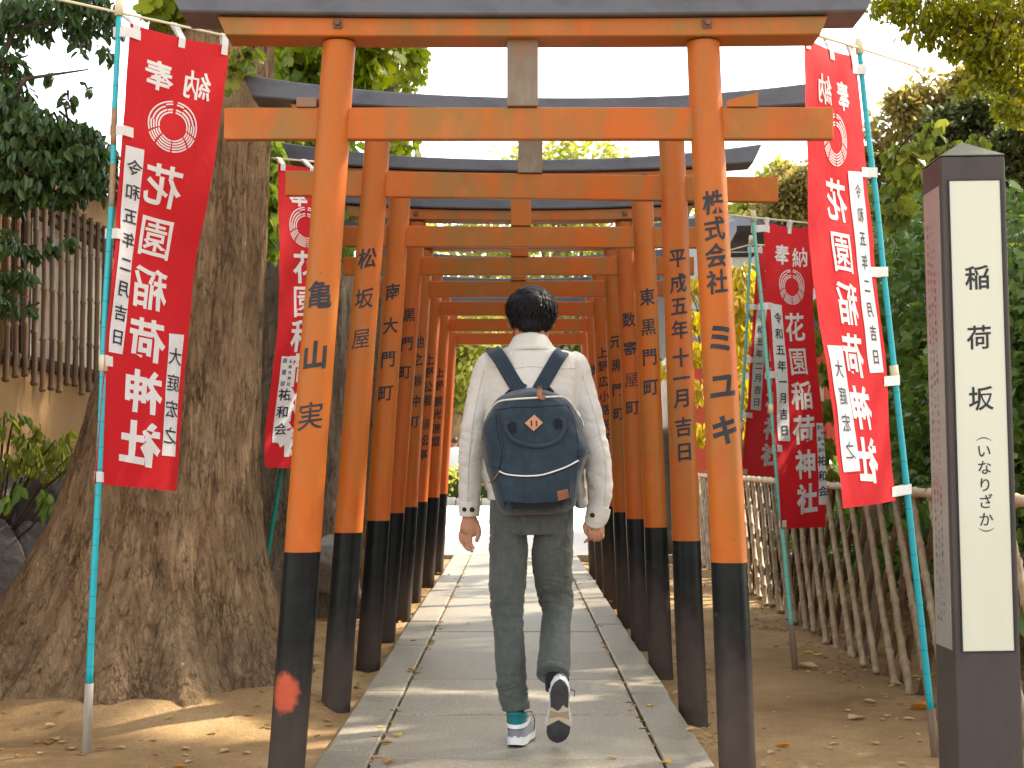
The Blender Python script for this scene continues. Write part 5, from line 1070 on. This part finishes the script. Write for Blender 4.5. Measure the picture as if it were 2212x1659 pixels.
# ---- shoes, built in their own frame: x across, y heel to toe, z up from the sole
SW = M("white_midsole", (.62, .64, .64), (.52, .54, .54), 12, rough=.6, bs=.15); SG = fabric("grey_shoe_mesh", (.16, .155, .175), (.21, .205, .225), 600, .1); ST = fabric("teal_collar_lining", (.0, .115, .125), (.01, .15, .155), 600, .1)
SWU = M("white_leather", (.66, .67, .67), (.58, .59, .59), 14, rough=.5, bs=.15); SB = fabric("blue_collar_lining", (.02, .10, .19), (.03, .13, .24), 600, .1)
SD = M("dark_rubber_outsole", (.035, .034, .036), (.055, .053, .055), 25, rough=.75, bs=.5, bscale=90); SC = M("cream_midfoot_rubber", (.52, .44, .33), (.44, .36, .26), 25, rough=.7, bs=.2)
def outline(s, k=1.0):
    "half widths of the sole along its length 0..1: (left, right)"
    L = np.interp(s, [0, .03, .1, .2, .38, .5, .66, .8, .9, .97, 1], [0, .018, .031, .037, .033, .034, .043, .042, .034, .018, 0]); Rr = np.interp(s, [0, .03, .1, .2, .38, .5, .66, .8, .9, .97, 1], [0, .018, .031, .037, .036, .038, .046, .043, .033, .017, 0]); return L*k, Rr*k
def shoe(M4, collar, length=.282, name="shoe"):
    T = lambda v: M4 @ Vector(v)
    ss = [0, .01, .03, .06, .1, .15, .2, .28, .38, .5, .58, .66, .74, .82, .9, .95, .98, 1.0]
    def layer(z0f, z1f, k0, k1, s0=0, s1=1, e=0):
        mb = MB(); V = []; sl = [s for s in ss if s0 <= s <= s1]
        for s in sl:
            y = s*length
            for zf, k in ((z0f, k0), (z1f, k1)):
                l, r = outline(s, k); z = zf(s); V += [T((-l-e, y, z)), T((r+e, y, z))]
        n = len(sl); mb.V = V
        for i in range(n-1):
            a = i*4; b2 = a+4; mb.F += [(a, a+1, b2+1, b2), (a+2, b2+2, b2+3, a+3), (a, b2, b2+2, a+2), (a+1, a+3, b2+3, b2+1)]
        mb.F += [(0, 2, 3, 1), ((n-1)*4, (n-1)*4+1, (n-1)*4+3, (n-1)*4+2)]
        return mb
    spring = lambda s: .022*max(0, (s-.72)/.28)**2+.006*max(0, (.08-s)/.08)
    th = lambda s: spring(s)+.034-.010*s
    sh = layer(lambda s: spring(s)+.004, th, 1.0, 1.04).build("shoe", SW, man, False)
    def tread(name, mat, f0, f1, k, dz, nm_=20):
        V = []; nu = 12
        for j in range(nm_+1):
            for i in range(nu+1):
                u = -1+2*i/nu; a, b2 = f0(u), f1(u); s = a+(b2-a)*j/nm_; l, r = outline(min(max(s, .004), .996), k); V.append(T(((l if u < 0 else r)*u, s*length, spring(s)+dz)))
        W = nu+1; obj(name, V, [(j*W+i, (j+1)*W+i, (j+1)*W+i+1, j*W+i+1) for j in range(nm_) for i in range(nu)], mat, sh, False)
    tread("heel_tread", SD, lambda u: .0, lambda u: .41+.05*(1-min(1, abs(u+.15)*1.6))-.05*math.exp(-((u-.45)/.22)**2), .90, -.0005)
    tread("midfoot_tread", SC, lambda u: .33, lambda u: .70, .96, .0025)
    tread("tan_panel", M("tan_rubber", (.36, .27, .17), (.30, .22, .14), 20, rough=.7, bs=.2), lambda u: .49-.03*abs(u), lambda u: .545+.04*abs(u), .93, .0012)
    tread("toe_tread", SD, lambda u: .595+.10*abs(u), lambda u: 1.0, .975, -.0005)
    # upper: cross sections along the foot
    def hgt(s): return float(np.interp(s, [0, .02, .08, .2, .32, .45, .6, .75, .9, 1], [.085, .104, .112, .104, .098, .094, .075, .060, .046, .024]))
    V = []; n = 16
    for s in ss[1:]:
        l, r = outline(min(max(s, .02), .985), 1.0); z0 = th(s)-.004; h = hgt(s)-z0+spring(s)
        for j in range(n+1):
            a = math.pi*j/n; c, q = math.cos(a), math.sin(a); wd = (r if c > 0 else l)*abs(c)**.62*(1 if c > 0 else -1)*(1-.32*q*(.4+.6*(s < .6))); V.append(T((wd, s*length+(.012 if s < .05 else 0)*q, z0+h*q**.8)))
    k = len(ss)-1; Fc = [(i*(n+1)+j, i*(n+1)+j+1, (i+1)*(n+1)+j+1, (i+1)*(n+1)+j) for i in range(k-1) for j in range(n)]+[tuple(range(n, -1, -1)), tuple((k-1)*(n+1)+j for j in range(n+1))]
    up = obj("upper", V, Fc, SG, sh, True)
    def band(z0, z1, s1, e, mat, nm):
        V = []; m_ = 22
        for i in range(m_+1):
            u = -1+2*i/m_; s = s1*abs(u)**1.5; l, r = outline(max(s, .012), 1.0); x = (-l if u < 0 else r)*(1 if s > .012 else abs(u)/.1 if abs(u) < .1 else 1); f = 1-.10*(z0-.03)/.05
            for z in (z0, z1): V.append(T((x*f*(1+e)+(e*.03 if u > 0 else -e*.03), max(s*length-.0035, -.004), z+.03*s)))
        return obj(nm, V, [(2*i, 2*i+2, 2*i+3, 2*i+1) for i in range(m_)], mat, sh, True)
    band(.066, .081, .42, .08, SWU, "heel_stripe")
    mb = MB(); pts = [T((.031*math.cos(a)*1.02, .050+.052*math.sin(a), .106+.014*(math.sin(a) < -.3)*(-math.sin(a)))) for a in [2*math.pi*i/20 for i in range(21)]]
    mb.tube(pts, .0085, 8); mb.build("collar", collar, sh, True)
    band(.081, .118, .24, .03, collar, "heel_collar")
    for k_ in range(4): MB().tube([T((-.022, .135+k_*.018, .098-.006*k_)), T((0, .135+k_*.018, .106-.008*k_)), T((.022, .135+k_*.018, .098-.006*k_))], .0022, 6).build("lace", BTN, sh, True)
    MB().tube([T((.0, .120, .106)), T((.045, .110, .112)), T((.058, .10, .085)), T((.056, .10, .05))], .0018, 6).build("lace", BTN, sh, True)
    return sh
hl = at(1112, 1603, PY-.045); hl.z = .0305
shoe(Matrix.Translation(hl) @ Matrix.Rotation(R(-9), 4, 'Z') , ST)
toe = at(1204, 1604, PY-.035)
# right foot: toe on the ground, heel lifted, sole facing back
M4 = Matrix.Translation(Vector((toe.x, toe.y, .032))) @ Matrix.Rotation(R(1.5), 4, 'Y') @ Matrix.Rotation(R(-65), 4, 'X') @ Matrix.Rotation(R(0), 4, 'Z') @ Matrix.Translation((0, -.282, 0))
shoe(M4, SB)
MB().tube([A(1196, 1440, -.06), A(1200, 1490, -.10)], .036, 14).build("sock", NAVYD, man, True); MB().tube([A(1114, 1515), A(1113, 1545, -.002), A(1113, 1578, -.002)], [.036, .031, .027], 14).build("sock", NAVYD, man, True)
# ================================================================== BACKPACK
bp = thing("backpack", "navy canvas backpack with white zips and a tan leather diamond, worn by the man", "backpack", tuple(A(1147, 1000, -.2)))
Z = lambda x, y: ((1750+x/1.508)/1.8226, (1050+y/1.508)/1.8226)
out = [Z(*p) for p in [(400, 745), (515, 722), (640, 742), (700, 775), (748, 815), (790, 890), (822, 985), (858, 1070), (838, 1140), (806, 1240), (785, 1330), (776, 1405), (735, 1445), (640, 1466), (515, 1474), (400, 1474), (338, 1450), (308, 1385), (288, 1320), (262, 1235), (240, 1130), (232, 1045), (224, 960), (255, 880), (300, 800), (345, 765)]]
n0 = len(out); oc = catmull(out+[out[0]], 5)[:-1]; cxp, cyp = 1147, 985
V = []; Fc = []; rings = [(1.0, -.085), (1.005, -.105), (1.0, -.14), (.985, -.185), (.955, -.215), (.90, -.236), (.80, -.249), (.62, -.256), (.40, -.259), (.18, -.260)]
m_ = len(oc)
for k, dy in rings:
    for x, y in oc:
        X, Yp = cxp+(x-cxp)*k, cyp+(y-cyp)*k; low = max(0, (Yp-1000)/130)
        tk = .035*(1-max(0, (930-Yp)/110)) if Yp < 930 else .035+.012*math.sin(min(1, low)*2.2)
        d = dy-(tk if dy < -.15 else 0); V.append(A(X, Yp, d))
for r in range(len(rings)-1): Fc += [(r*m_+i, r*m_+(i+1) % m_, (r+1)*m_+(i+1) % m_, (r+1)*m_+i) for i in range(m_)]
Fc.append(tuple((len(rings)-1)*m_+i for i in range(m_))); Fc.append(tuple(range(m_-1, -1, -1)))
mb = MB(); mb.V = V; mb.F = Fc; V, Fc, Nn = remesh(mb, .005, 3)
V = fold(V, Nn, .005, lambda v: noise.noise((v.x*9, v.y*9, v.z*9))+.5*noise.noise((v.x*24+v.z*12, v.y*20, v.z*24)))
pk = obj("pack_body", V, Fc, NAVY, bp, True); PB = BVHTree.FromPolygons([Vector(v) for v in V], Fc)
def onpack(P, off=.002, m=8): return drop([A(x, y) for x, y in catmull(P, m)], PB, off, fb=PY-.19)
def ribbon(name, P, hw, mat, parent, off=.003, m=8, th_=.0025):
    q = onpack(P, off, m); return MB().tube(q, [(hw, th_)]*len(q), 10, True, 0, None).build(name, mat, parent, True)
def patch(name, poly, mat, parent, off=.002, th_=.002, sub=6):
    bm = bmesh.new(); vs = [bm.verts.new((x, y, 0)) for x, y in poly]; bm.faces.new(vs); xs_ = [p[0] for p in poly]; ys_ = [p[1] for p in poly]
    for ax_, lo, hi in ((0, min(xs_), max(xs_)), (1, min(ys_), max(ys_))):
        for i in range(1, sub):
            c = lo+(hi-lo)*i/sub; p = [0, 0, 0]; p[ax_] = c; nn = [0, 0, 0]; nn[ax_] = 1
            bmesh.ops.bisect_plane(bm, geom=list(bm.verts)+list(bm.edges)+list(bm.faces), plane_co=p, plane_no=nn, dist=1e-6)
    bm.verts.index_update(); q = [A(v.co.x, v.co.y) for v in bm.verts]; F_ = [[v.index for v in f.verts] for f in bm.faces]; bd_ = [[v.index for v in e.verts] for e in bm.edges if len(e.link_faces) == 1]; bm.free()
    top = []
    for p in q:
        h = PB.ray_cast(Vector((p.x, PY-.7, p.z)), Vector((0, 1, 0))); top.append((h[0] if h[0] is not None else p)-Vector((0, off+th_, 0)))
    n = len(top); V = top+[p+Vector((0, th_+off*.9, 0)) for p in top]
    return obj(name, V, F_+[[i+n for i in reversed(f)] for f in F_]+[(a, b2, b2+n, a+n) for a, b2 in bd_], mat, parent, False)
# dark base panel
patch("base_panel", [Z(*p) for p in [(312, 1352), (350, 1372), (515, 1386), (640, 1384), (780, 1352), (778, 1405), (735, 1440), (640, 1462), (515, 1470), (400, 1470), (345, 1446)]], NAVYD, bp, .001, .001, 10)
# main zip over the mouth of the bag
ribbon("main_zip", [Z(*p) for p in [(240, 925), (262, 885), (300, 835), (340, 812), (420, 803), (520, 797), (620, 790), (690, 788), (730, 808), (765, 855), (792, 900)]], .0045, ZIP, bp, .003, 8, .003)
seam_ = lambda P, r=.0018, nm="seam", mt=NAVYD: MB().tube(onpack(P, .0004), r, 6).build(nm, mt, pk, True)
seam_([Z(*p) for p in [(296, 868), (400, 852), (520, 850), (630, 840), (715, 836)]]); seam_([Z(*p) for p in [(310, 870), (320, 980), (345, 1100), (330, 1205)]]); seam_([Z(*p) for p in [(716, 838), (745, 900), (768, 1000), (776, 1095), (775, 1150)]])
seam_([Z(*p) for p in [(330, 880), (342, 990), (360, 1090)]], .0013); seam_([Z(*p) for p in [(246, 1168), (290, 1185), (330, 1190)]], .0013); seam_([Z(*p) for p in [(776, 1130), (820, 1120), (850, 1105)]], .0013)
# front pocket: a slightly raised panel with a sagging white zip
patch("front_pocket", [Z(*p) for p in [(345, 1150), (420, 1142), (520, 1152), (640, 1135), (770, 1095), (772, 1160), (700, 1195), (600, 1225), (500, 1232), (400, 1224), (335, 1205)]], NAVY, bp, .003, .003, 10)
ribbon("pocket_zip", [Z(*p) for p in [(330, 1212), (370, 1228), (430, 1236), (500, 1238), (570, 1232), (640, 1212), (710, 1186), (776, 1152)]], .0042, ZIP, bp, .007, 8, .003)
patch("lower_pocket", [Z(*p) for p in [(335, 1232), (400, 1246), (500, 1250), (600, 1244), (700, 1206), (770, 1172), (766, 1260), (758, 1360), (640, 1385), (500, 1392), (360, 1380), (345, 1300)]], NAVY, bp, .002, .003, 10)
# zip pulls
q = onpack([Z(330, 1212), Z(312, 1240), Z(295, 1262), Z(268, 1278)], .010); MB().tube(q, [.0022, .0026, .003, .0024][:1]*len(q), 6).build("zip_pull", LEATH, bp, True)
q = onpack([Z(792, 900), Z(806, 925), Z(812, 955)], .006); MB().tube(q, .003, 6).build("zip_slider", M("dull_metal", (.4, .4, .38), rough=.3, bs=0, metal=1), bp, True)
q = onpack([Z(236, 1000), Z(234, 1030)], .004); MB().tube(q, .003, 6).build("zip_pull", LEATH, bp, True)
# carrying handle hanging on the front
h0 = [Z(*p) for p in [(385, 935), (366, 955), (380, 1000), (420, 1040), (480, 1062), (545, 1070), (610, 1060), (665, 1030), (695, 975), (692, 930), (672, 912)]]
q = onpack(h0, .009, 6); MB().tube(q, [(.0065, .0045)]*len(q), 10).build("front_handle", WEB, bp, True)
patch("handle_tab", [Z(*p) for p in [(358, 946), (418, 932), (428, 992), (392, 990)]], NAVYD, bp, .003, .003, 3); patch("handle_tab", [Z(*p) for p in [(636, 920), (694, 905), (690, 960), (645, 972)]], NAVYD, bp, .003, .003, 3)
# leather diamond with two slots, lower patch, top tab
dm = patch("leather_diamond", [Z(*p) for p in [(528, 892), (577, 938), (524, 986), (474, 940)]], TAN, bp, .003, .003, 4)
for x0 in (511, 539): patch("slot", [Z(*p) for p in [(x0-3, 926), (x0+4, 926), (x0+4, 958), (x0-3, 958)]], BTN, dm, .0066, .001, 2)
patch("leather_patch", [Z(*p) for p in [(654, 1324), (716, 1310), (724, 1360), (662, 1378)]], LEATH, bp, .006, .002, 3)
q = [A(*Z(565, 700), -.135), A(*Z(566, 730), -.165)]+onpack([Z(560, 745), Z(556, 775), Z(566, 792), Z(590, 797)], .010, 4); MB().tube(q, [(.0095, .0022)]*len(q), 10, True, 0, (1, 0, 0)).build("leather_tab", LEATH, bp, True)
# top grab handle
q = [A(*Z(x, y), d) for x, y, d in [(366, 768, -.15), (400, 738, -.135), (460, 716, -.12), (520, 708, -.115), (580, 712, -.12), (622, 730, -.14), (642, 752, -.16)]]; q = [Vector(v) for v in catmull(q, 5)]
MB().tube(q, [(.011, .006)]*len(q), 10, True, 0, (0, 0, 1)).build("grab_handle", NAVYD, bp, True)
# shoulder straps
for P in ([(470, 740, -.115), (432, 714, -.120), (385, 640, -.125), (345, 570, -.125), (312, 520, -.112), (292, 496, -.075), (286, 488, -.02), (290, 520, .06)], [(560, 738, -.115), (578, 704, -.120), (615, 640, -.125), (652, 575, -.125), (682, 528, -.112), (700, 506, -.075), (706, 498, -.02), (702, 528, .06)]):
    q = [A(*Z(x, y), d) for x, y, d in catmull(P, 6)]; s_ = -1 if P[0][0] < 500 else 1
    V = []
    for i, p in enumerate(q):
        t_ = (q[min(i+1, len(q)-1)]-q[max(i-1, 0)]).normalized(); nrm = Vector((.15*s_, -1, .35)) if i < len(q)*.75 else Vector((0, -.3, 1)); a = t_.cross(nrm).normalized(); nn = a.cross(t_).normalized(); wd = .0265; f = min(1, i/len(q)*1.4)
        h = JB.ray_cast(Vector((p.x, PY-.6, p.z)), Vector((0, 1, 0)))
        if i < len(q)*.55 and h[0] is not None: p = Vector((p.x, min(p.y, h[0].y-.006), p.z))
        for j in range(12):
            an = 2*math.pi*j/12; c, s2 = math.cos(an), math.sin(an); V.append(p+a*(wd*abs(c)**.5*(1 if c > 0 else -1))+nn*(.0065*s2*(1.0-.45*(abs(c) < .3))))
    m2 = len(q); Fc = [(i*12+j, i*12+(j+1) % 12, (i+1)*12+(j+1) % 12, (i+1)*12+j) for i in range(m2-1) for j in range(12)]+[tuple(range(11, -1, -1)), tuple((m2-1)*12+j for j in range(12))]
    obj("shoulder_strap", V, Fc, WEB, bp, True)
# ================================================================== FAR PEOPLE, SINGLE LEAVES
def far_person(label, px_, ytop, Y, height, top, legs, hairc, facing=0):
    p = at(px_, ytop, Y); x = p.x; z0 = ground_z(x, Y); s = height/1.7
    t = thing("person", label, "person", (x, Y, z0))
    def q(a, b2, c=0): return Vector((x+a*s, Y+c*s, z0+b2*s))
    mb = MB(); mb.add(*ball(q(0, 1.58), (.075*s, .09*s, .11*s))); mb.tube([q(0, 1.5), q(0, 1.38)], .05*s, 10)
    mb.tube([q(0, 1.43), q(0, 1.36), q(0, 1.15), q(0, .95), q(0, .85)], [(.10*s, .08*s), (.19*s, .10*s), (.165*s, .105*s), (.15*s, .10*s), (.16*s, .10*s)], 14, True, 0, (1, 0, 0))
    for k in (-1, 1):
        mb.tube([q(k*.19, 1.36), q(k*.235, 1.1), q(k*.24, .86, .04), q(k*.235, .74, .06)], [.05*s, .042*s, .032*s, .03*s], 10); mb.add(*ball(q(k*.235, .70, .06), (.028*s, .04*s, .06*s)))
        mb.tube([q(k*.085, .88), q(k*.095, .48, .03*k), q(k*.10, .08, .06*k)], [.085*s, .062*s, .045*s], 10); mb.tube([q(k*.10, .05, .06*k-.06), q(k*.10, .04, .06*k+.14)], [.045*s, .035*s], 8)
    V, Fc, Nn = remesh(mb, .016, 2); obj("body", V, Fc, SKIN, t, True)
    mb = MB(); mb.add(*ball(q(0, 1.62, -.015), (.088*s, .10*s, .095*s))); mb.build("hair", hairc, t, True)
    mb = MB(); mb.tube([q(0, 1.44), q(0, 1.37), q(0, 1.15), q(0, .92), q(0, .84)], [(.105*s, .09*s), (.205*s, .12*s), (.185*s, .125*s), (.18*s, .12*s), (.18*s, .12*s)], 14, True, 0, (1, 0, 0))
    for k in (-1, 1): mb.tube([q(k*.17, 1.38), q(k*.235, 1.1), q(k*.245, .80, .05)], [.065*s, .058*s, .048*s], 10)
    V, Fc, Nn = remesh(mb, .016, 2); obj("shirt", V, Fc, top, t, True)
    mb = MB(); mb.tube([q(0, .95), q(0, .82)], [(.17*s, .115*s), (.175*s, .12*s)], 14, True, 0, (1, 0, 0))
    for k in (-1, 1): mb.tube([q(k*.085, .88), q(k*.095, .48, .03*k), q(k*.10, .08, .06*k)], [.098*s, .078*s, .06*s], 10)
    V, Fc, Nn = remesh(mb, .016, 2); obj("trousers", V, Fc, legs, t, True)
BRH = M("brown_hair", (.03, .018, .012), (.05, .03, .02), 30, rough=.5, bs=0)
far_person("distant person in a white shirt beyond the road, left of the walking man", 982, 948, 40.5, 1.72, fabric("white_shirt", (.72, .72, .72), (.66, .66, .66), 300, .1), JEANS, BRH)
far_person("distant person in dark blue clothes between the second and third right posts", 1436, 965, 30, 1.42, fabric("dark_blue_coat", (.03, .045, .10), (.04, .06, .13), 300, .1), NAVYD, HAIR)
DRY = [leafmat("fallen_leaf_"+n, s, .7, .25) for n, s in (("tan", [(0, (.42, .29, .15)), (1, (.50, .36, .20))]), ("orange", [(0, (.42, .16, .03)), (1, (.50, .22, .04))]), ("yellow", [(0, (.55, .36, .05)), (1, (.60, .40, .07))]), ("green", [(0, (.16, .22, .08)), (1, (.20, .26, .10))]))]
def fallen(px_, py, size, kind, label, grp, lift=.0, seed=0):
    on = abs((px_-1115)/(py-998)) < .62; Y = F*(CAMH-(.032 if on else -.04 if px_ > 1300 else 0))/(py-998)*1.0; p = at(px_, py, Y)
    z = .0335 if abs(p.x) < .685 else ground_z(p.x, p.y)+.004
    g = random.Random(seed); an = g.uniform(0, 6.28); V = []; nu, nv = 6, 8; prof = [0.02, .3, .45, .5, .48, .38, .25, .12, .0]
    for j in range(nv+1):
        for i in range(nu+1):
            u = -1+2*i/nu; w_ = prof[j]*.9; a = u*w_*size; b2 = (j/nv-.5)*size*1.3; c = abs(u)**1.4*size*(.22+lift)*w_*2+((j/nv-.5)**2)*size*(.35+lift)*(1 if seed % 2 else .4)
            V.append((p.x+a*math.cos(an)-b2*math.sin(an), p.y+a*math.sin(an)+b2*math.cos(an), z+c))
    o = obj("fallen_leaf", V, [(j*(nu+1)+i, j*(nu+1)+i+1, (j+1)*(nu+1)+i+1, (j+1)*(nu+1)+i) for j in range(nv) for i in range(nu)], DRY[kind], None, True, (p.x, p.y, z)); tag(o, label, "fallen leaf", grp); return o
n = 0
for px_, py, s, k, lab in [(1852, 1538, .10, 0, "pale curled leaf in the middle of the bare soil between gate post and signpost"), (1988, 1520, .13, 1, "orange curled leaf at the foot of the signpost"), (1765, 1405, .085, 2, "bright yellow leaf on the soil beside the mint pole"), (1745, 1400, .07, 2, "small yellow leaf close to the mint pole"), (1690, 1590, .06, 1, "lone orange leaf on the soil right of the nearest right post"),
        (1745, 1430, .14, 0, "long pale leaf at the foot of the mint pole"), (1500, 1612, .07, 0, "pale leaf at the kerb beside the nearest right post"), (1525, 1545, .06, 0, "pale leaf beside the base of the second right post"), (1395, 1335, .055, 1, "orange leaf lying on the right kerb stones"), (1405, 1520, .05, 2, "yellow leaf in the right kerb joint"),
        (1440, 1640, .055, 2, "yellow leaf where the front slab joint meets the right kerb"), (765, 1478, .09, 3, "grey green leaves at the foot of the second left post"), (812, 1358, .08, 3, "greenish leaf beside the third left post"), (790, 1400, .07, 0, "pale leaf between the third left post and the kerb"), (858, 1582, .05, 2, "yellow leaf in the left kerb joint"),
        (840, 1640, .06, 1, "orange leaf at the left end of the front slab joint"), (650, 1608, .05, 1, "orange leaf left of the path at its front corner"), (1010, 1345, .04, 0, "tiny leaf on the paving left of the walking man"), (1320, 1690-60, .045, 0, "small leaf on the paving right of the walking man"), (1880, 1505, .07, 0, "pale leaf nearer the fence than the rest")]:
    fallen(px_, py, s*.78, k, lab, "single fallen leaves in the foreground", .1 if k == 1 else 0, n); n += 1
g = random.Random(77)
for i in range(26):
    fallen(g.uniform(1640, 1980), g.uniform(1420, 1650), g.uniform(.018, .04), 0, "small pale leaf scrap scattered on the bare soil right of the gates", "small leaf scraps on the right soil", 0, 200+i)
for i in range(16):
    fallen(g.uniform(30, 560), g.uniform(1585, 1655), g.uniform(.02, .045), g.choice([0, 0, 1]), "small dry leaf scrap on the sandy soil before the big trunk", "small leaf scraps on the left soil", 0, 300+i)
